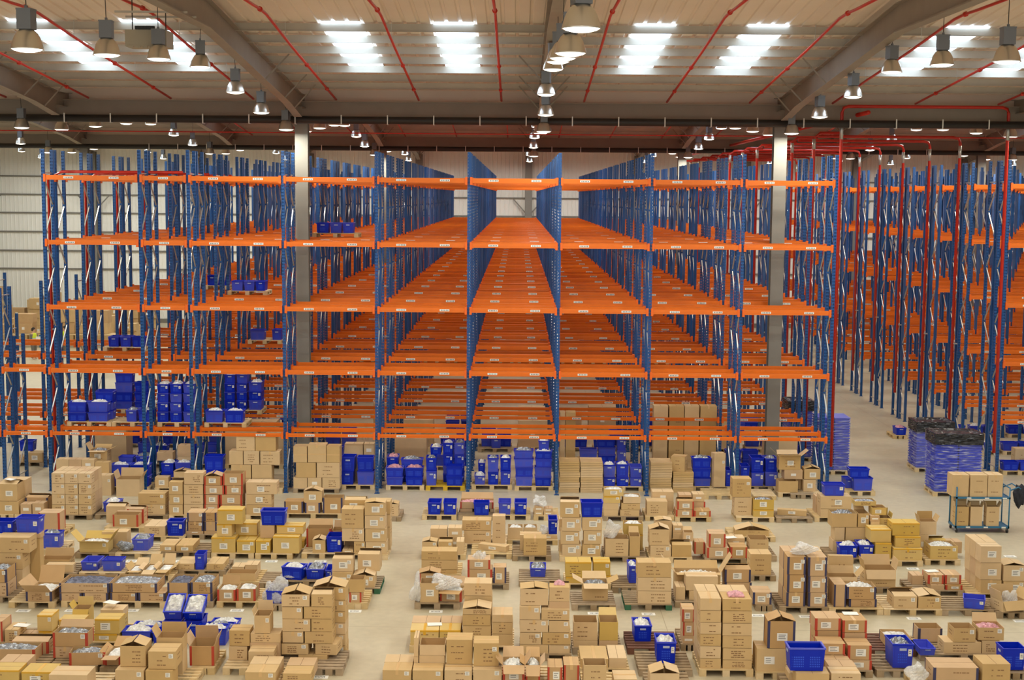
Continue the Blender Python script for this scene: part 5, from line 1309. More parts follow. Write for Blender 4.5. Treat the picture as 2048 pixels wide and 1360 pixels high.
(-10.631,-10.222,43.84,0.6,2.675,2.972,0,'','blue tote, third up right, @153'),
(-11.47,-11.088,43.84,0.6,2.37,2.668,0,'S','blue tote, second up left, @153'),
(-11.061,-10.663,43.84,0.6,2.374,2.671,0,'S','blue tote, second up centre, @153'),
(-10.636,-10.227,43.84,0.6,2.378,2.675,0,'S','blue tote, second up right, @153'),
(-11.475,-11.093,43.84,0.6,2.034,2.37,0,'','blue tote, bottom left, @153'),
(-11.066,-10.668,43.84,0.6,2.034,2.374,0,'','blue tote, bottom centre, @153'),
(-10.64,-10.231,43.84,0.6,2.034,2.378,0,'','blue tote, bottom right, @153'),
(-9.937,-9.347,43.84,0.42,2.034,2.423,0,'b','filled blue tote, left, @154'),
(-9.315,-8.693,43.84,0.42,2.034,2.428,0,'b','filled blue tote, right, @154'),
(-9.872,-9.491,46.49,0.6,2.932,3.235,0,'b','filled blue tote, top left, @155'),
(-9.457,-9.088,46.49,0.6,2.936,3.238,0,'b','filled blue tote, top centre, @155'),
(-9.876,-9.495,46.49,0.6,2.641,2.932,0,'S','blue tote, third up left, @155'),
(-9.461,-9.091,46.49,0.6,2.645,2.936,0,'S','blue tote, third up centre, @155'),
(-9.88,-9.499,46.49,0.6,2.35,2.641,0,'','blue tote, second up left, @155'),
(-9.464,-9.095,46.49,0.6,2.353,2.645,0,'','blue tote, second up centre, @155'),
(-9.884,-9.503,46.49,0.6,2.034,2.35,0,'S','blue tote, bottom left, @155'),
(-9.468,-9.098,46.49,0.6,2.034,2.353,0,'S','blue tote, bottom centre, @155'),
(-9.056,-8.594,46.49,0.6,2.678,2.98,0,'b','filled blue tote, top right, @155'),
(-9.06,-8.598,46.49,0.6,2.375,2.678,0,'S','blue tote, second up right, @155'),
(-9.063,-8.601,46.49,0.6,2.034,2.375,0,'','blue tote, bottom right, @155'),
(-6.883,-6.445,47.59,0.6,7.994,8.348,0,'','blue tote, left, @156'),
(-6.416,-6.007,47.59,0.6,7.994,8.352,0,'','blue tote, centre, @156'),
(-5.984,-5.611,47.59,0.6,7.994,8.355,0,'','blue tote, right, @156'),
(-11.238,-10.879,50.24,0.6,5.994,6.354,0,'','blue tote, left, @157'),
(-10.855,-10.465,50.24,0.6,5.994,6.357,0,'','blue tote, right, @157'),
(-9.815,-9.404,47.59,0.6,5.994,6.328,0,'','blue tote, left, @158'),
(-9.381,-9.006,47.59,0.6,5.994,6.328,0,'','blue tote, centre, @158'),
(-8.982,-8.642,47.59,0.6,5.994,6.328,0,'','blue tote, right, @158'),
(-14.093,-13.71,47.59,0.6,4.024,4.379,0,'','blue tote, left, @159'),
(-13.68,-13.297,47.59,0.6,4.024,4.379,0,'','blue tote, centre, @159'),
(-13.268,-12.785,47.59,0.42,4.024,4.379,0,'','blue tote, right, @159'),
(-9.702,-9.155,50.24,0.42,4.024,4.399,0,'','blue tote, left, @160'),
(-8.907,-8.547,50.24,0.6,4.024,4.405,0,'','blue tote, right, @160'),
(14.803,15.223,53.607,0.6,0.144,0.434,0,'p','filled blue tote, @161'),
(-12.589,-12.107,43.341,0.42,0.144,0.448,0,'','blue tote, bottom left rear, @5'),
(-12.589,-12.107,43.341,0.42,0.448,0.753,0,'','blue tote, second up left rear, @5'),
(-12.046,-11.604,43.341,0.6,0.144,0.451,0,'','blue tote, bottom right rear, @5'),
(-12.046,-11.604,43.341,0.6,0.451,0.757,0,'','blue tote, second up right rear, @5'),
(-10.759,-10.254,43.147,0.392,0.144,0.502,0,'','blue tote, bottom right rear, @7'),
(-11.196,-10.783,43.147,0.6,0.144,0.518,0,'','blue tote, bottom left rear, @7'),
(-3.698,-2.966,43.879,0.42,0.144,0.373,0,'','blue tote, bottom right rear, @17'),
(-3.698,-2.966,43.879,0.42,0.373,0.602,0,'','blue tote, second up right rear, @17'),
(-4.145,-3.759,43.879,0.6,0.144,0.391,0,'','blue tote, bottom left rear, @17'),
(-4.145,-3.759,43.879,0.6,0.391,0.637,0,'','blue tote, second up left rear, @17'),
(-2.345,-2.012,43.905,0.6,0.144,0.417,0,'','blue tote, bottom centre rear, @18'),
(-2.345,-2.012,43.905,0.6,0.417,0.689,0,'','blue tote, second up centre rear, @18'),
(-1.979,-1.646,43.905,0.6,0.144,0.418,0,'','blue tote, bottom right rear, @18'),
(-1.979,-1.646,43.905,0.6,0.418,0.692,0,'','blue tote, second up right rear, @18'),
(7.179,7.478,43.739,0.6,0.144,0.413,0,'','blue tote, bottom left, @42'),
(-6.944,-6.544,28.336,0.6,0,0.393,0,'','blue tote, bottom third, @144'),
(-7.362,-6.966,28.336,0.6,0.246,0.394,0,'','blue tote, second up second rear, @144'),
]
# loose plastic bags: x0, x1, front y, z0, z1, look, place
BAGS=[
(0.491,0.938,39.4,0.406,0.705,'','@26'),
(6.228,6.812,30.605,1.291,1.561,'','@54'),
(10.926,11.265,30.341,0.144,0.569,'','@61'),
(7.483,7.914,25.54,0.144,0.56,'','@67'),
(0.623,0.878,36.554,0.264,0.565,'','@71'),
(2.258,2.654,34.885,0.6,1.095,'','@73'),
(-2.34,-2.105,30.647,0.144,0.756,'','@99'),
(-1.853,-1.217,30.647,0.412,0.762,'','@99'),
(-1.063,-0.536,32.271,0.144,0.856,'','@102'),
(-5.711,-5.151,32.372,0.144,0.325,'','@112'),
(-5.712,-5.2,30.423,0.144,0.63,'','@114'),
(-10.239,-9.817,34.804,0.144,0.459,'m','@124'),
]
# bundles of flattened cartons: x0, x1, front y, depth, z0, z1, count, place
BUNDLES=[
(1.379,2.012,43.188,0.8,0,0.984,6,'@33'),
(2.044,2.74,43.188,0.8,0,0.99,6,'@33'),
(4.263,4.932,43.29,0.8,0,0.969,6,'@39'),
(4.983,5.625,43.319,0.8,0,0.656,4,'@40'),
]
# loose sheets: x, y, z, turn, place
PAPERS=[
(-14.494,39.186,1.108,-0.5,'ajar brown carton, eighth pallet left of aisle, eighth floor row'),
(-1.655,28.054,0.46,0.117,'yellowish carton, first pallet right of aisle, third floor row'),
(4.111,40.03,0.445,-0.267,'brown carton, sixth pallet right of aisle, eighth floor row'),
(5.584,35.426,0.525,0.35,'red-edged carton, seventh pallet right of aisle, sixth floor row'),
(6.769,27.361,0.978,-0.033,'red-edged carton, fifth pallet right of aisle, second floor row'),
(-8.466,28.455,0.747,-0.417,'ajar yellowish carton, second pallet left of aisle, third floor row'),
(9.929,32.454,0.487,0.2,'red-edged carton, tenth pallet right of aisle, fifth floor row'),
(-10.126,27.81,0.44,-0.183,'brown carton, third pallet left of aisle, third floor row'),
]
def place(lab):
    i = lab.find('@')
    if i < 0: return lab
    return lab[:i] + PALLETS[int(lab[i + 1:])][6]

def pallet(x0, x1, y, dep, z, st, label, group='wooden pallets'):
    wd = x1 - x0; o = ob('pallet', None, None, ((x0 + x1) / 2, y, z))
    wood = M[{'p': 'palewood', 'w': 'greywood', 'd': 'brownwood', 'y': 'yellowwood', 'g': 'greywood'}[st]]
    tag(o, label, 'pallet', group)
    n = max(5, int(dep / .15)); mb = MB(); h = wd / 2
    for i in range(n):
        a = i * (dep - .1) / (n - 1); mb.box(-h, h, a, a + .1 * rnd.uniform(.85, 1.02), .122, .144)
    mb.build('deck', wood, o)
    for j, x in enumerate((-h + .07, 0, h - .07)):
        mb = MB()
        for a in (.0, dep / 2 - .07, dep - .14): mb.box(x - .07, x + .07, a, a + .14, .022, .1)
        mb.box(x - .07, x + .07, 0, dep, .1, .122).box(x - .07, x + .07, 0, dep, 0, .022)
        b = mb.build('bearer', M['greenwood'] if st == 'g' and j != 1 else wood, o)
    return o
WN = {'p': 'pale wooden pallet', 'w': 'weathered wooden pallet', 'd': 'dark brown pallet', 'y': 'yellow painted pallet', 'g': 'pallet with green feet'}
for x0, x1, y, dep, z, st, ph in PALLETS:
    if st != '-': pallet(x0, x1, y, dep, z, st, WN[st] + ', ' + ph)

def flap(o, w_, l, edge, ang, mats, body):
    """hinged card flap on one top edge: 0 deg closed, 90 upright, 180 outwards"""
    wd, d, h = body; t = .006
    mb = MB(); mb.add([(-w_ / 2, 0, 0), (w_ / 2, 0, 0), (w_ / 2 - .01, l, 0), (-w_ / 2 + .01, l, 0), (-w_ / 2, 0, t), (w_ / 2, 0, t), (w_ / 2 - .01, l, t), (-w_ / 2 + .01, l, t)],
                      [(0, 3, 2, 1), (4, 5, 6, 7), (0, 1, 5, 4), (1, 2, 6, 5), (2, 3, 7, 6), (3, 0, 4, 7)])
    f = mb.build('flap', mats, o)
    rz, loc = {'f': (0, (0, -d / 2, h)), 'b': (PI, (0, d / 2, h)), 'l': (-PI / 2, (-wd / 2, 0, h)), 'r': (PI / 2, (wd / 2, 0, h))}[edge]
    f.matrix_local = Matrix.Translation(loc) @ Matrix.Rotation(rz, 4, 'Z') @ Matrix.Rotation(math.radians(ang), 4, 'X')
    return f
def pile(x0, x1, y0, y1, z, amp, mat_, name, label, cat, n=None, dome=.5):
    nx = max(8, int((x1 - x0) / .035)); ny = max(8, int((y1 - y0) / .035)); nx = min(nx, 26); ny = min(ny, 26)
    cx, cy = (x0 + x1) / 2, (y0 + y1) / 2; wx, wy = (x1 - x0) / 2, (y1 - y0) / 2
    vs_ = []; fs = []
    for j in range(ny + 1):
        for i in range(nx + 1):
            u, v = i / nx * 2 - 1, j / ny * 2 - 1
            e = (1 - abs(u) ** 4) * (1 - abs(v) ** 4)
            jx = rnd.uniform(-.3, .3) * (1 if 0 < i < nx else 0) * 2 * wx / nx; jy = rnd.uniform(-.3, .3) * (1 if 0 < j < ny else 0) * 2 * wy / ny
            vs_.append((u * wx + jx, v * wy + jy, e * amp * (dome * (1 - .5 * (u * u + v * v)) + rnd.uniform(0, 1 - dome)) + (0 if e > 0 else 0)))
    for j in range(ny):
        for i in range(nx):
            a = j * (nx + 1) + i
            fs += [(a, a + 1, a + nx + 2), (a, a + nx + 2, a + nx + 1)]
    # closed underside so that the pile has a body
    b = len(vs_); vs_ += [(-wx, -wy, -.03), (wx, -wy, -.03), (wx, wy, -.03), (-wx, wy, -.03)]
    fs += [(b + 3, b + 2, b + 1, b), tuple([b, b + 1] + [i for i in range(nx, -1, -1)]), tuple([b + 2, b + 3] + [ny * (nx + 1) + i for i in range(nx + 1)])]
    fs += [tuple([b + 1, b + 2] + [j * (nx + 1) + nx for j in range(ny, -1, -1)]), tuple([b + 3, b] + [j * (nx + 1) for j in range(ny + 1)])]
    o = MB().add(vs_, fs).build(name, mat_, None, (cx, cy, z)); tag(o, label, cat, None, 'stuff'); return o
def content_mat(fl):
    if 'm' in fl: return M['baggrey'], 'silver parts'
    if 'p' in fl: return M['bagpink'], 'pink goods'
    if 'n' in fl and rnd.random() < .3: return M['bagnavy'], 'dark goods'
    return (M['bagwhite'], 'white goods') if rnd.random() < .7 else (M['baggrey'], 'silver goods')

SIZES = {}
def carton(x0, x1, y, d, z0, z1, rot, fl, label, group='cartons on the pallets'):
    wd = x1 - x0 - .006; h = z1 - z0 - .009; lab = place(label)
    isopen = 'O' in fl or 'X' in fl or 'U' in fl; ajar = 'F' in fl and not isopen
    card = M['yellow'] if 'y' in fl else (M['kraft2'] if ('n' in fl or 'r' in fl) else M['kraft'])
    name = 'open_carton' if isopen else 'carton'
    mats = [card, M['print'], M['ytape'] if 'y' in fl else M['tape'], M['red'] if 'r' in fl else M['navy'], M['inner'], M['seam']]
    mb = MB(); a, b = wd / 2 - .004, d / 2; t = .008
    if isopen or ajar:
        mb.box(-a, a, -b, b, 0, h, 0, top=False)
        # inside faces and the cut edge
        mb.add([(-a + t, -b + t, .02), (a - t, -b + t, .02), (a - t, b - t, .02), (-a + t, b - t, .02), (-a + t, -b + t, h), (a - t, -b + t, h), (a - t, b - t, h), (-a + t, b - t, h)],
               [(0, 1, 2, 3), (0, 4, 5, 1), (1, 5, 6, 2), (2, 6, 7, 3), (3, 7, 4, 0)], 4)
        mb.add([(-a, -b, h), (a, -b, h), (a, b, h), (-a, b, h), (-a + t, -b + t, h), (a - t, -b + t, h), (a - t, b - t, h), (-a + t, b - t, h)],
               [(0, 1, 5, 4), (1, 2, 6, 5), (2, 3, 7, 6), (3, 0, 4, 7)], 0)
    else:
        mb.box(-a, a, -b, b, 0, h, 0)
        lx = rnd.random() < .55
        if lx:
            mb.box(-a, a, -.003, .003, h - .001, h + .0012, 5)
            if 'T' in fl or rnd.random() < .5: mb.box(-a - .001, a + .001, -.028, .028, h, h + .0022, 2)
        else:
            mb.box(-.003, .003, -b, b, h - .001, h + .0012, 5)
            if 'T' in fl or rnd.random() < .5:
                mb.box(-.028, .028, -b, b, h, h + .0022, 2); mb.box(-.028, .028, -b - .0015, -b, h - min(.09, h * .4), h, 2)
        if 'y' in fl:
            mb.box(-a - .001, a + .001, -b - .0018, -b, h - .03, h + .001, 2); mb.box(a, a + .0018, -b, b, h - .03, h + .001, 2); mb.box(-a - .0018, -a, -b, b, h - .03, h + .001, 2)
            mb.box(-a, a, -b, -b + .03, h, h + .0018, 2)
    if 'B' in fl: mb.box(-a - .001, a + .001, -b - .002, -b, h * .45, h * .45 + .03, 2)
    if 'r' in fl or 'n' in fl:
        e = min(.045, wd * .12)
        for sx in (-1, 1):
            xa, xb = (-a - .0015, -a + e) if sx < 0 else (a - e, a + .0015)
            mb.box(xa, xb, -b - .0015, -b, 0, h, 3)
            xs = (-a - .0015, -a) if sx < 0 else (a, a + .0015)
            mb.box(xs[0], xs[1], -b - .0015, -b + e, 0, h, 3); mb.box(xs[0], xs[1], b - e, b, 0, h, 3)
    if 'P' in fl or (not ('L' in fl) and rnd.random() < .35):
        pw = wd * rnd.uniform(.3, .5); px = rnd.uniform(-.15, .15) * wd; nl = rnd.choice((2, 3, 3, 4)); lh = min(.02, h * .08)
        for q in range(nl):
            zc = h * (.72 - .5 * q / max(nl - 1, 1)); x = px - pw / 2
            while x < px + pw / 2 - .02:
                l = rnd.uniform(.02, .07)
                if rnd.random() < .82: mb.box(x, min(x + l, px + pw / 2), -b - .0012, -b, zc - lh / 2, zc + lh / 2, 1)
                x += l + .012
        for sx in (-1, 1):
            for q in range(2):
                zc = h * (.68 - .25 * q); xs = (-a - .0012, -a) if sx < 0 else (a, a + .0012)
                for u in range(3): mb.box(xs[0], xs[1], -b * .4 + u * .07, -b * .4 + u * .07 + .045, zc - lh / 2, zc + lh / 2, 1)
    o = mb.build(name, mats, None, ((x0 + x1) / 2 + rnd.uniform(-.005, .005), y + b + rnd.uniform(0, .012), z0 + .0015), math.radians(rot + rnd.uniform(-1, 1)))
    tag(o, lab, 'box', group)
    def sticker(x, z, sw, sh):
        m2 = MB().box(x - sw / 2, x + sw / 2, -b - .0036, -b - .0022, z - sh / 2, z + sh / 2, 0)
        for q in range(3): m2.box(x - sw * .36, x + sw * rnd.uniform(.1, .36), -b - .0042, -b - .0036, z + sh * (.26 - .24 * q) - sh * .045, z + sh * (.26 - .24 * q) + sh * .045, 1)
        s = m2.build('paper_label', [M['paper'], M['ink']], o)
    if 'L' in fl: sticker(rnd.uniform(-.08, .08) * wd, h * rnd.uniform(.42, .52), min(.2, wd * .42), min(.15, h * .5))
    if 'S' in fl: sticker(a - min(.09, wd * .17), h * .74, min(.085, wd * .2), min(.085, h * .32))
    bd = (wd, d, h)
    if ajar:
        g = rnd.uniform(8, 22)
        if rnd.random() < .5:
            flap(o, d * .98, wd * .5, 'l', g + rnd.uniform(-4, 6), [card], bd); flap(o, d * .98, wd * .5, 'r', g, [card], bd)
        else:
            flap(o, wd * .98, d * .5, 'f', rnd.uniform(4, 12), [card], bd); flap(o, wd * .98, d * .5, 'b', g + 6, [card], bd)
    elif isopen:
        tray = (h < .3 and ('b' in fl or 'm' in fl)) or 'U' in fl
        if 'X' in fl:
            for e, w_, l in (('f', wd, d * .5), ('b', wd, d * .5), ('l', d, wd * .45), ('r', d, wd * .45)): flap(o, w_ * .97, l, e, rnd.uniform(118, 158) if e != 'f' else rnd.uniform(140, 215), [card], bd)
        elif not tray:
            flap(o, wd * .97, min(d * .5, .26), 'b', rnd.uniform(78, 105), [card], bd)
            flap(o, d * .97, min(wd * .4, .24), 'l', rnd.uniform(95, 130), [card], bd); flap(o, d * .97, min(wd * .4, .24), 'r', rnd.uniform(95, 130), [card], bd)
            if rnd.random() < .5: flap(o, wd * .97, min(d * .45, .22), 'f', rnd.uniform(205, 250), [card], bd)
        elif rnd.random() < .3:
            flap(o, wd * .97, min(d * .4, .2), 'b', rnd.uniform(100, 150), [card], bd)
    if (isopen and ('b' in fl or 'm' in fl or 'p' in fl or 'X' in fl)) or ('p' in fl):
        mt, nm = content_mat(fl); e = .014
        rz = o.rotation_euler.z
        if isopen: c = pile(-a + e, a - e, -b + e, b - e, 0, min(.16, h * .45), mt, 'bagged_goods', '%s in %s' % (nm, lab.replace('open ', '')), 'goods'); zz = h * .72
        else: c = pile(-a * .5, a * .6, -b * .6, b * .5, 0, .07, mt, 'bagged_goods', '%s on %s' % (nm, lab), 'goods'); zz = h + .035
        c.location = (o.location.x, o.location.y, o.location.z + zz); c.rotation_euler = (0, 0, rz)
        lw = c['label'].split(); c['label'] = ' '.join(lw[:16])
    return o
for rec in CARTONS: carton(*rec)
def heap(boxes, name, label, cat):
    mb = MB()
    for x0, x1, y, d, z0, z1 in boxes:
        m_ = rnd.choice((0, 0, 1)); mb.box(x0 + .004, x1 - .004, y, y + d, z0 + .001, z1 - .003, m_)
        cx_ = (x0 + x1) / 2; mb.box(cx_ - .003, cx_ + .003, y, y + d, z1 - .003, z1 - .001, 2)
        if rnd.random() < .5: mb.box(cx_ - .08, cx_ + .08, y - .003, y, z0 + (z1 - z0) * .35, z0 + (z1 - z0) * .62, 3)
    return tag(mb.build(name, [M['kraft'], M['kraft2'], M['seam'], M['paper']]), label, cat, None, 'stuff')
heap(REST, 'further_cartons', 'further cartons half hidden behind the others on the pallets', 'boxes')

# totes: one open ribbed box on a unit footprint, long side or short side to the front
def tote_meshes(short):
    ta = .44; w0, w1 = ta * .97, .475
    mb = MB(); t = .022
    def ring(s, z): return [(-s, -s, z), (s, -s, z), (s, s, z), (-s, s, z)]
    V = ring(.435, 0) + ring(.478, .93) + ring(.478 - t, .93) + ring(.435 - t, .04)
    F = [(3, 2, 1, 0)]
    for i in range(4):
        j = (i + 1) % 4; F += [(i, j, 4 + j, 4 + i), (8 + i, 8 + j, 12 + j, 12 + i)]
    F.append((12, 13, 14, 15)); mb.add(V, F, 0)
    def face(side, u0, u1, z0, z1, out=.004, m=1):
        f = lambda z: .435 + (.478 - .435) * z / .93 + out
        pts = []
        for u, z in ((u0, z0), (u1, z0), (u1, z1), (u0, z1)):
            s = f(z); pts.append({'f': (u, -s, z), 'b': (-u, s, z), 'l': (-s, -u, z), 'r': (s, u, z)}[side])
        mb.quad(*pts, m)
    for side in 'flrb':
        sh = short == (side in 'fb')
        if sh:
            for q in range(5):
                for r in range(4): face(side, -.22 + q * .09, -.22 + q * .09 + .055, .2 + r * .11, .2 + r * .11 + .06)
        else:
            for half in (-.24, .24):
                for q in range(7):
                    for r in range(5): face(side, half - .16 + q * .048, half - .16 + q * .048 + .03, .16 + r * .1, .16 + r * .1 + .06)
        for u in (-.38, .38): face(side, u - .012, u + .012, .04, .9, .012, 0)
    shell = mb.mesh('tote', [M['tote'], M['totehole']])
    rb = MB(); s0, s1 = .452, .5
    V = ring(s0, .93) + ring(s1, .93) + ring(s1, 1.0) + ring(s0, 1.0); F = []
    for i in range(4):
        j = (i + 1) % 4; F += [(i, 4 + i, 4 + j, j), (4 + i, 8 + i, 8 + j, 4 + j), (8 + i, 12 + i, 12 + j, 8 + j), (12 + i, i, j, 12 + j)]
    rb.add(V, [f[::-1] for f in F], 0)
    rim = rb.mesh('rim', [M['tote']])
    hg = MB()
    if short: hg.box(-.16, .16, -.488, -.476, .72, .82, 0)
    else: hg.box(-.488, -.476, -.16, .16, .72, .82, 0)
    grip = hg.mesh('hand_grip', [M['grip']])
    lb = MB().box(.24, .4, -.486, -.476, .5, .78, 0).box(.27, .37, -.489, -.485, .6, .63, 1).box(.27, .35, -.489, -.485, .68, .71, 1).mesh('paper_label', [M['paper'], M['ink']])
    return shell, rim, grip, lb
TL = tote_meshes(False); TS = tote_meshes(True)
def tote(x0, x1, y, d, z0, z1, rot, fl, label, group='blue totes'):
    wd = x1 - x0; h = z1 - z0 - .004; S = TS if wd < .47 else TL
    o = ob('tote', S[0], None, ((x0 + x1) / 2, y + d / 2, z0 + .002), math.radians(rot + rnd.uniform(-1.2, 1.2))); o.scale = (wd - .012, d, h)
    if 'v' in fl: o.rotation_euler.x = math.radians(24); o.location.z += .12
    lab = place(label); tag(o, lab, 'tote', group)
    ob('rim', S[1], o); ob('hand_grip', S[2], o); ob('hand_grip', S[2], o, (0, 0, 0), PI)
    if 'S' in fl: ob('paper_label', S[3], o)
    if 'b' in fl or 'p' in fl or 'm' in fl:
        mt, nm = content_mat(fl)
        if 'm' in fl: mt = M['bagnavy']
        c = pile(-wd * .43, wd * .43, -d * .43, d * .43, 0, min(.12, h * .45) + .03, mt, 'bagged_goods', '%s in %s' % (nm, lab.replace('filled blue ', '').replace('blue ', '')), 'goods')
        c.location = (o.location.x, o.location.y, o.location.z + h * .8); c.rotation_euler = o.rotation_euler
        c['label'] = ' '.join(c['label'].split()[:16])
    return o
for rec in TOTES: tote(*rec)

def bag(x0, x1, y, z0, z1, fl, pl, idx):
    bm = bmesh.new(); bmesh.ops.create_icosphere(bm, subdivisions=5, radius=1)
    wx, h = (x1 - x0) / 2, (z1 - z0); d = min(.5, max(.3, wx * 1.6)) / 2
    ph = [rnd.uniform(0, 6.28) for _ in range(9)]
    peaks = []
    for _ in range(9):
        p_ = Vector((rnd.uniform(-1, 1), rnd.uniform(-1, 1), rnd.uniform(-.5, 1))).normalized(); peaks.append((p_, rnd.uniform(.2, .6), rnd.choice((6, 10, 18))))
    for v in bm.verts:
        c = v.co.copy()
        s = .6 + sum(a * max(0, c.dot(p_)) ** e for p_, a, e in peaks) + .10 * abs(math.sin(11 * c.x + 7 * c.y + ph[4]) * math.sin(9 * c.z - 6 * c.x + ph[5])) + rnd.uniform(-.03, .03)
        v.co = Vector((c.x * wx * s, c.y * d * s, max(0, (c.z * s * .62 + .38)) * h))
    me = bpy.data.meshes.new('plastic_bag'); bm.to_mesh(me); bm.free(); me.materials.append(M['baggrey'] if 'm' in fl else M['bag'])
    o = ob('plastic_bag', me, None, ((x0 + x1) / 2, y + d, z0))
    tag(o, 'crumpled plastic bag, ' + ('silver, ' if 'm' in fl else 'clear, ') + place(pl), 'bag'); return o
seen = {}
for i, rec in enumerate(BAGS):
    o = bag(*rec, i); seen[o['label']] = seen.get(o['label'], 0) + 1
    if seen[o['label']] > 1: o['label'] = 'another ' + o['label']

seen = {}
for x0, x1, y, d, z0, z1, n, pl in BUNDLES:
    seen[pl] = seen.get(pl, 0) + 1
    hh = (z1 - z0) / n
    for i in range(n):
        mb = MB(); wd = x1 - x0
        for q in range(3): mb.box(-wd / 2, wd / 2, -d / 2, d / 2, hh * q / 3 + .004, hh * (q + 1) / 3 - .004, 0)
        mb.box(-wd / 2 + .02, wd / 2 - .02, -d / 2 + .02, d / 2 - .02, 0, hh - .008, 1)
        o = mb.build('flattened_carton', [M['kraft'], M['seam']], None, ((x0 + x1) / 2 + rnd.uniform(-.015, .015), y + d / 2, z0 + hh * i), rnd.uniform(-.02, .02))
        tag(o, 'flattened cartons, %s bundle up in %s pile, %s' % (ordn(i), ('left', 'right')[seen[pl] - 1], place(pl)), 'flattened box', 'bundles of flattened cartons')

for i, (x, y, z, rz, pl) in enumerate(PAPERS):
    tag(MB().box(-.15, .15, -.105, .105, 0, .003).build('paper_sheet', M['paper'], None, (x, y, z + .004), rz), 'white sheet on ' + pl, 'paper', 'loose white sheets on the cartons')

# floor location cards
CARDS = []
CARDS = [(-6.18, 26.08), (-3.75, 26.12), (11.23, 30.12), (-10.97, 30.22), (8.9, 30.24), (-9.9, 30.27), (6.51, 30.31), (-8.57, 30.32), (5.44, 30.36), (-6.23, 30.39), (3.0, 30.39), (-3.59, 30.41), (1.79, 30.41), (-1.77, 30.44), (10.06, 34.44), (-10.86, 34.49), (8.78, 34.49), (-9.73, 34.53), (-8.48, 34.55), (-6.2, 34.61), (-7.46, 34.63), (-4.96, 34.65), (-3.4, 35.07), (12.98, 35.75)]
card = MB().box(-.15, .15, -.1, .1, 0, .004, 0)
for q in range(7): card.box(-.1 + q * .028, -.1 + q * .028 + rnd.uniform(.008, .018), -.05, .05, .004, .0045, 1)
card = card.box(-.15, .15, -.1, -.095, .004, .0045, 1).mesh('floor_card', [M['paper'], mat('card_ink', (70, 74, 80), .7)])
for i, (x, y) in enumerate(CARDS):
    tag(ob('floor_card', card, None, (x, y, .001)), 'white location card with dark bars stuck to the concrete, %s from camera' % ordn(i), 'sign', 'location cards on the floor')

# ------------------------------------------------------------------ stock standing at floor level under the racks behind
bulk = []
for k in (1, 2, 3):
    y = Y0 + PITCH * k
    for bi, (a, b) in enumerate(zip(POSTS, POSTS[1:])):
        for hf in range(2 if b - a > 2 else 1):
            if k == 1 and -1.6 < (a + b) / 2 < 7: continue
            x = a + .2 + hf * 1.35; place_ = 'under racking pair %s, bay %s from left, %s half' % (ordn(k), ordn(bi), 'first' if hf == 0 else 'second')
            if rnd.random() < .12: continue
            pallet(x, x + 1.15, y + .05, .95, 0, 'p', 'pale pallet ' + place_)
            if rnd.random() < .6:
                for q in range(2):
                    for lv in range(rnd.choice((1, 2, 2))):
                        tote(x + .0 + q * .58, x + .56 + q * .58, y + .08 + (.43 if rnd.random() < .2 else 0), .4, .144 + .31 * lv, .144 + .31 * (lv + 1), 0, 'b' if rnd.random() < .3 and lv else '', 'blue tote, %s level, %s side, %s' % (ordn(lv), 'near' if q == 0 else 'far', place_))
            else:
                hh = rnd.uniform(.6, 1.25)
                bulk.append((x + .02, x + 1.1, y + .08, .8, .144, .144 + hh))
for k in (4, 5):
    y = Y0 + PITCH * k
    for bi in range(3, 9):
        for hf in range(2):
            x = POSTS[bi] + .2 + hf * 1.35
            pallet(x, x + 1.15, y - .02, .95, LEV[0], 'p', 'pale pallet on lowest beams, racking pair %s, bay %s, %s half' % (ordn(k), ordn(bi), ('first', 'second')[hf]))

for k in (1, 2, 3):
    y = Y0 + PITCH * k
    for q in range(2 + k):
        for hf in range(2):
            x = 16.55 + 2.8 * q + 1.3 * hf; pl_ = 'racking pair %s past cross aisle, bay %s %s half' % (ordn(k - 1), ordn(q), ('first', 'second')[hf])
            pallet(x, x + 1.15, y + .05, .95, 0, 'p', 'pallet, ' + pl_)
            for u in range(2): tote(x + u * .58, x + .56 + u * .58, y + .1, .4, .144, .45, 0, 'b' if rnd.random() < .4 else '', 'blue tote, %s, under %s' % (('near', 'far')[u], pl_))
heap(bulk, 'bulk_cartons', 'large plain cartons on pallets under the racking pairs behind', 'boxes')

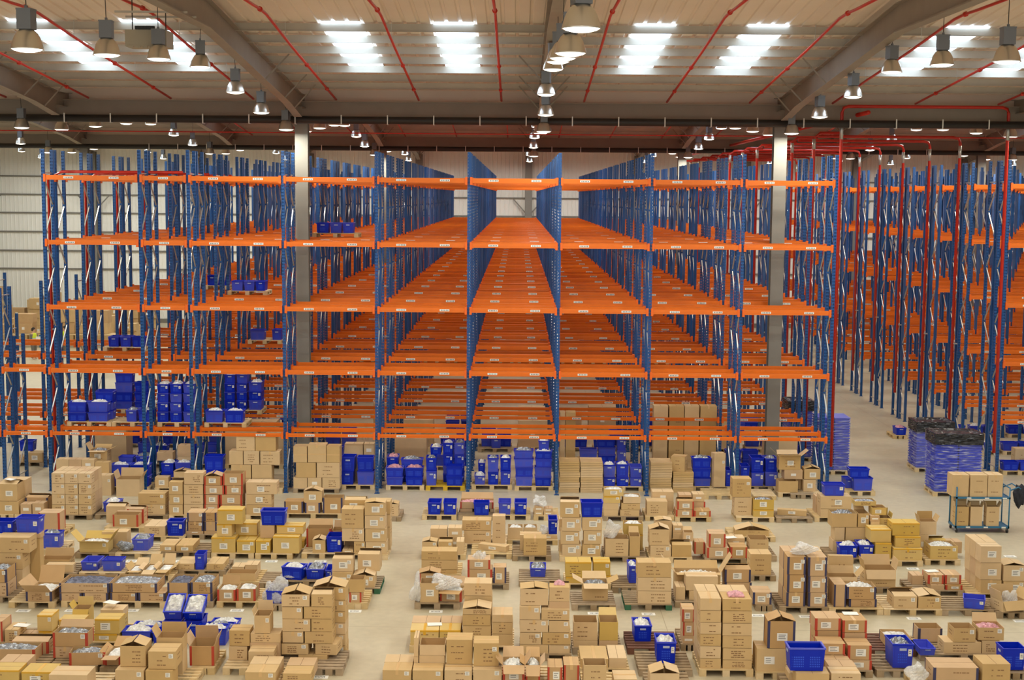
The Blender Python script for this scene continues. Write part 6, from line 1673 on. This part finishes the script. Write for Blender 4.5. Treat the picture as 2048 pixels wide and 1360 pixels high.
# ------------------------------------------------------------------ stretch wrapped stacks of nested totes
def wrapped(x0, x1, y, d, h, label, cover=True, nx=2):
    pallet(x0 - .02, x1 + .02, y - .02, d + .04, 0, 'p', 'pallet beneath ' + label.replace(' with black top', ''))
    o = ob('wrapped_tote_stack', None, None, ((x0 + x1) / 2, y, .144)); tag(o, label, 'wrapped stack', 'stretch wrapped stacks of nested totes')
    wd = (x1 - x0); hh = h - .144
    for i in range(nx):
        for j in range(2):
            mb = MB(); cw = wd / nx; cd = d / 2; xa = -wd / 2 + i * cw; ya = j * cd; z = 0; n = int(hh / .085)
            for q in range(n):
                s = .0 if q % 1 == 0 else .02
                zz = hh * q / n
                mb.box(xa + .03, xa + cw - .03, ya + .03, ya + cd - .03, zz, zz + hh / n * .55); mb.box(xa + .006, xa + cw - .006, ya + .006, ya + cd - .006, zz + hh / n * .5, zz + hh / n)
            mb.build('nested_totes', M['tote'], o)
    def skin(ex, z0, z1, name, m, cap):
        nx_, nz = 16, 20; mb = MB()
        for side in range(4):
            L = wd if side % 2 == 0 else d; vs_ = []
            for r in range(nz + 1):
                for c in range(nx_ + 1):
                    u = c / nx_; z = z0 + (z1 - z0) * r / nz; e = ex + rnd.uniform(0, .03) * (0 < c < nx_)
                    p = {0: (-wd / 2 + u * wd, -e), 1: (wd / 2 + e, u * d), 2: (wd / 2 - u * wd, d + e), 3: (-wd / 2 - e, d - u * d)}[side]
                    if c in (0, nx_):
                        cx_ = {(0, 0): (-1, -1), (0, 1): (1, -1), (1, 0): (1, -1), (1, 1): (1, 1), (2, 0): (1, 1), (2, 1): (-1, 1), (3, 0): (-1, 1), (3, 1): (-1, -1)}[(side, c // nx_)]
                        p = (cx_[0] * (wd / 2 + ex), d / 2 + cx_[1] * (d / 2 + ex))
                    vs_.append((p[0], p[1], z))
            fs = [(r * (nx_ + 1) + c, r * (nx_ + 1) + c + 1, (r + 1) * (nx_ + 1) + c + 1, (r + 1) * (nx_ + 1) + c) for r in range(nz) for c in range(nx_)]
            mb.add(vs_, fs)
        if cap:
            vs_ = []; n = 14
            for r in range(n + 1):
                for c in range(n + 1):
                    u, v = c / n, r / n; ed = min(u, v, 1 - u, 1 - v)
                    vs_.append((-wd / 2 - ex + u * (wd + 2 * ex), -ex + v * (d + 2 * ex), z1 - (.045 if ed > .12 else 0) + (rnd.uniform(-.02, .02) if ed > .01 else 0)))
            mb.add(vs_, [(r * (n + 1) + c, r * (n + 1) + c + 1, (r + 1) * (n + 1) + c + 1, (r + 1) * (n + 1) + c) for r in range(n) for c in range(n)])
        mb.build(name, m, o)
    skin(.012, -.05, hh + .01, 'stretch_film', M['film'], False)
    if cover: skin(.03, hh - .28, hh + .07, 'cover_sheet', M['blacksheet'], True)
wrapped(13.16, 14.63, 43.11, 1.0, 1.93, 'stretch wrapped blue tote stack with black top, nearer one by the trolley', True)
wrapped(13.70, 14.96, 47.03, 1.0, 1.66, 'stretch wrapped blue tote stack with black top, farther one in cross aisle', True)
wrapped(10.20, 11.28, 46.45, 1.0, 1.94, 'stretch wrapped blue tote stack without cover at front rack end', False)
wrapped(9.64, 10.52, 48.8, 1.0, 2.09, 'stretch wrapped tote stack with black top, half hidden behind the grey column', True)

# ------------------------------------------------------------------ order picking trolley
def trolley(x0, x1, y, d, label, cartons=True):
    o = ob('trolley', None, None, (x0, y, 0)); tag(o, label, 'trolley'); w_ = x1 - x0
    for z in (.19, 1.02):
        mb = MB().box(0, w_, 0, .04, z - .05, z).box(0, w_, d - .04, d, z - .05, z).box(0, .04, 0, d, z - .05, z).box(w_ - .04, w_, 0, d, z - .05, z).box(.04, w_ - .04, .04, d - .04, z - .02, z - .01)
        for q in range(3): mb.box(.3 + q * .5, .42 + q * .5, -.003, 0, z - .045, z - .01, 1)
        mb.build('shelf', [M['trolley'], M['paper']], o)
    for x in (.02, w_ - .02):
        for yy in (.02, d - .02): MB().tube([(x, yy, .12), (x, yy, 1.28)], .02, 8).build('post', M['trolley'], o)
        MB().tube([(x, .02, 1.28), (x, d - .02, 1.28)], .02, 8).build('end_rail', M['trolley'], o)
    MB().tube([(w_ - .02, .05, 1.2), (w_ + .22, .05, 1.3), (w_ + .3, .08, 1.25), (w_ + .3, d - .08, 1.25), (w_ + .22, d - .05, 1.3), (w_ - .02, d - .05, 1.2)], .018, 8).build('handle', M['trolley'], o)
    for x in (.05, w_ - .05):
        for yy in (.05, d - .05):
            c = MB().tube([(x - .02, yy, .07), (x + .02, yy, .07)], .07, 14).build('caster', M['rubber'], o)
            MB().box(x - .035, x + .035, yy - .02, yy + .02, .07, .14).build('caster_fork', M['galv'], c)
    return o
trolley(12.33, 13.85, 38.31, .62, 'two-tier blue picking trolley on castors carrying brown cartons')
carton(12.226, 12.695, 38.352, 0.50, 1.021, 1.642, 0, 'k', 'brown left carton on upper shelf of the blue trolley', 'cartons on the picking trolley')
carton(12.709, 13.199, 38.352, 0.50, 1.021, 1.646, 0, 'k', 'brown middle carton on upper shelf of the blue trolley', 'cartons on the picking trolley')
carton(13.213, 13.639, 38.352, 0.50, 1.021, 1.650, 0, 'k', 'brown right carton on upper shelf of the blue trolley', 'cartons on the picking trolley')
carton(12.336, 12.720, 38.342, 0.24, 0.191, 0.742, 0, 'kO', 'left open brown carton on lower shelf of the blue trolley', 'cartons on the picking trolley')
carton(12.755, 13.096, 38.342, 0.24, 0.191, 0.745, 0, 'kO', 'middle open brown carton on lower shelf of the blue trolley', 'cartons on the picking trolley')
carton(13.199, 13.564, 38.342, 0.24, 0.191, 0.749, 0, 'kO', 'right open brown carton on lower shelf of the blue trolley', 'cartons on the picking trolley')
carton(12.367, 12.754, 38.682, 0.24, 0.191, 0.965, 0, 'k', 'brown carton at lower rear left of the blue trolley', 'cartons on the picking trolley')
bm = bmesh.new(); bmesh.ops.create_icosphere(bm, subdivisions=3, radius=1)
for v in bm.verts:
    c = v.co.copy(); s = 1 + rnd.uniform(-.1, .1) + .15 * math.sin(7 * c.x + 5 * c.z)
    v.co = Vector((c.x * .17 * s, c.y * .13 * s, c.z * .33 * s))
me = bpy.data.meshes.new('jacket'); bm.to_mesh(me); bm.free(); me.materials.append(M['darkcloth'])
tag(ob('jacket', me, None, (14.19, 38.61, 1.0)), 'dark jacket hung over the handle of the blue trolley', 'jacket')

# ------------------------------------------------------------------ unit heater under the ridge
hx, hy, hz = -7.75, 29.6, 12.5
o = ob('unit_heater', None, None, (hx, hy, hz)); tag(o, 'beige suspended unit heater between two lamps under the roof', 'heater')
MB().box(-.43, .43, -.3, .3, -.17, .17).build('casing', M['heater'], o)
mb = MB().box(-.2, .2, -.36, -.3, .17, .24)
for q in range(7): mb.box(-.2 + q * .06, -.2 + q * .06 + .02, -.37, -.36, .17, .24)
mb.build('fan_guard', M['fan'], o)
mb = MB()
for q in range(5): mb.box(-.36 + q * .15, -.36 + q * .15 + .1, -.315, -.3, -.2, -.15)
mb.build('louvre', M['heater'], o)
for x in (-.35, .35): MB().tube([(x, 0, .17), (x, 0, zr(hy) - hz - .01)], .012, 6).build('hanger_rod', M['wire'], o)
for q, yy in enumerate((29.2, 30.0)): MB().box(-.6, .9, yy - hy - .02, yy - hy + .02, .5, .54).build('support_channel', M['purlin'], o)

# ------------------------------------------------------------------ packing area far left
def person(x, y, rz, label, vest=True, hold=True):
    o = ob('person', None, None, (x, y, 0), rz); tag(o, label, 'person')
    V = [(0, 0, .95), (0, .01, 1.18), (0, 0, 1.42), (0, -.01, 1.53), (0, -.03, 1.62), (0, -.02, 1.72),
         (-.19, 0, 1.41), (-.25, -.02, 1.14), (-.17, -.24, 1.06), (.19, 0, 1.41), (.25, -.02, 1.14), (.17, -.24, 1.06),
         (-.1, 0, .9), (-.11, -.03, .5), (-.12, .02, .09), (-.12, -.13, .04), (.1, 0, .9), (.11, .0, .5), (.12, .05, .09), (.12, -.1, .04)]
    E = [(0, 1), (1, 2), (2, 3), (3, 4), (4, 5), (2, 6), (6, 7), (7, 8), (2, 9), (9, 10), (10, 11), (0, 12), (12, 13), (13, 14), (14, 15), (0, 16), (16, 17), (17, 18), (18, 19)]
    Rr = [.15, .14, .15, .062, .095, .085, .07, .05, .036, .07, .05, .036, .1, .07, .05, .045, .1, .07, .05, .045]
    for hand, s in ((8, -1), (11, 1)):
        hp = Vector(V[hand]); pi = len(V); V.append(tuple(hp + Vector((0, -.08, -.005)))); E.append((hand, pi)); Rr.append(.03)
        for q in range(4):
            a = hp + Vector((s * (-.03 + .02 * q), -.13, 0)); b = a + Vector((0, -.045 + abs(q - 1.4) * .006, -.02))
            i = len(V); V += [tuple(a), tuple(b)]; E += [(pi, i), (i, i + 1)]; Rr += [.009, .008]
        i = len(V); V += [tuple(hp + Vector((-s * .045, -.08, .01))), tuple(hp + Vector((-s * .05, -.12, .0)))]; E += [(pi, i), (i, i + 1)]; Rr += [.01, .009]
    me = bpy.data.meshes.new('body'); me.from_pydata(V, E, []); me.materials.append(M['skin'])
    bo = ob('body', me, o); md = bo.modifiers.new('skin', 'SKIN')
    for i, s in enumerate(me.skin_vertices[0].data): s.radius = (Rr[i], Rr[i]); s.use_root = (i == 0)
    bo.modifiers.new('sub', 'SUBSURF').levels = 1
    def shell(rings, name, m, par=o):
        n = 14; mb = MB(); vs_ = [(cx_ + rx * math.cos(2 * PI * k / n), cy_ + ry * math.sin(2 * PI * k / n), z) for cx_, cy_, z, rx, ry in rings for k in range(n)]
        mb.add(vs_, [(i * n + k, i * n + (k + 1) % n, (i + 1) * n + (k + 1) % n, (i + 1) * n + k) for i in range(len(rings) - 1) for k in range(n)], smooth=True)
        return mb.build(name, m, par)
    v = shell([(0, 0, .86, .2, .15), (0, 0, 1.0, .2, .16), (0, 0, 1.2, .2, .16), (0, 0, 1.36, .21, .155), (0, 0, 1.46, .17, .12), (0, 0, 1.5, .09, .08)], 'vest' if vest else 'jacket', M['hivis'] if vest else M['darkcloth'])
    if vest:
        for z in (1.0, 1.16): shell([(0, 0, z, .207, .167), (0, 0, z + .05, .207, .167)], 'reflective_strip', M['silver'], v)
    for s, kx in ((-1, -.03), (1, 0)):
        shell([(s * .1, 0, .92, .115, .12), (s * .11, kx / 2, .7, .1, .1), (s * .11, kx, .5, .085, .085), (s * .12, .02, .1, .07, .075)], 'trouser_leg', M['greycloth'])
        shell([(s * .2, 0, 1.43, .085, .085), (s * .24, -.01, 1.25, .075, .075), (s * .25, -.03, 1.12, .065, .065)], 'sleeve', M['greycloth'])
    shell([(0, .02, 1.6, .1, .1), (0, .015, 1.7, .108, .11), (0, .01, 1.76, .09, .095), (0, .0, 1.8, .04, .045)], 'hair', M['hair'])
    mb = MB()
    for s in (-1, 1): mb.box(s * .035 - .012, s * .035 + .012, -.128, -.118, 1.655, 1.668)
    mb.box(-.025, .025, -.126, -.118, 1.585, 1.592); mb.build('eyes_and_mouth', M['hair'], o)
    MB().add([(-.016, -.115, 1.61), (.016, -.115, 1.61), (0, -.145, 1.615), (0, -.115, 1.655)], [(0, 1, 2), (0, 2, 3), (1, 3, 2)]).build('nose', M['skin'], o)
    return o
far = []
for y in (83.5, 87.2, 91, 95):
    x = -38.5
    while x < -25:
        z = .02 if y > 84 else .82; wd = rnd.uniform(.7, 1.2)
        for q in range(rnd.choice((1, 2, 3, 3, 4)) if y > 84 else rnd.choice((1, 2))):
            h = rnd.uniform(.45, .8); far.append((x, x + wd, y + rnd.uniform(0, .2), .8, z, z + h)); z += h
        x += wd + rnd.uniform(.02, .5)
heap(far, 'far_cartons', 'mass of cartons heaped in the packing area beyond the racks', 'boxes')
for i, x in enumerate((-38.4, -33.6, -28.8)):
    o = ob('packing_bench', None, None, (x, 83.2, 0)); tag(o, 'long packing bench piled with cartons by the far wall, %s from left' % ordn(i), 'bench')
    MB().box(0, 4.6, 0, 1.2, .76, .8).build('bench_top', M['palewood'], o)
    for lx in (.06, 4.54):
        for ly in (.06, 1.14): MB().box(lx - .04, lx + .04, ly - .04, ly + .04, 0, .76).build('leg', M['trolley'], o)
person(-27.0, 77.2, math.radians(70), 'dark haired person in a yellow hi-vis vest facing right beside the far benches')
person(-25.6, 78.3, math.radians(-60), 'person in hi-vis vest half hidden behind rack uprights near the benches')
tag(MB().box(-26.75, -26.45, 76.85, 76.87, 1.0, 1.32).build('paper_sheet', M['paper']), 'white sheet held up by the person in the hi-vis vest', 'paper')
o = ob('aisle_sign', None, None, (-29.6, 78.5, 0)); tag(o, 'small blue sign on a post in the far packing area', 'sign')
MB().box(-.22, .22, -.015, .015, 2.25, 2.75).build('panel', M['tote'], o); MB().tube([(0, 0, 0), (0, 0, 2.25)], .025, 6).build('post', M['galv'], o)
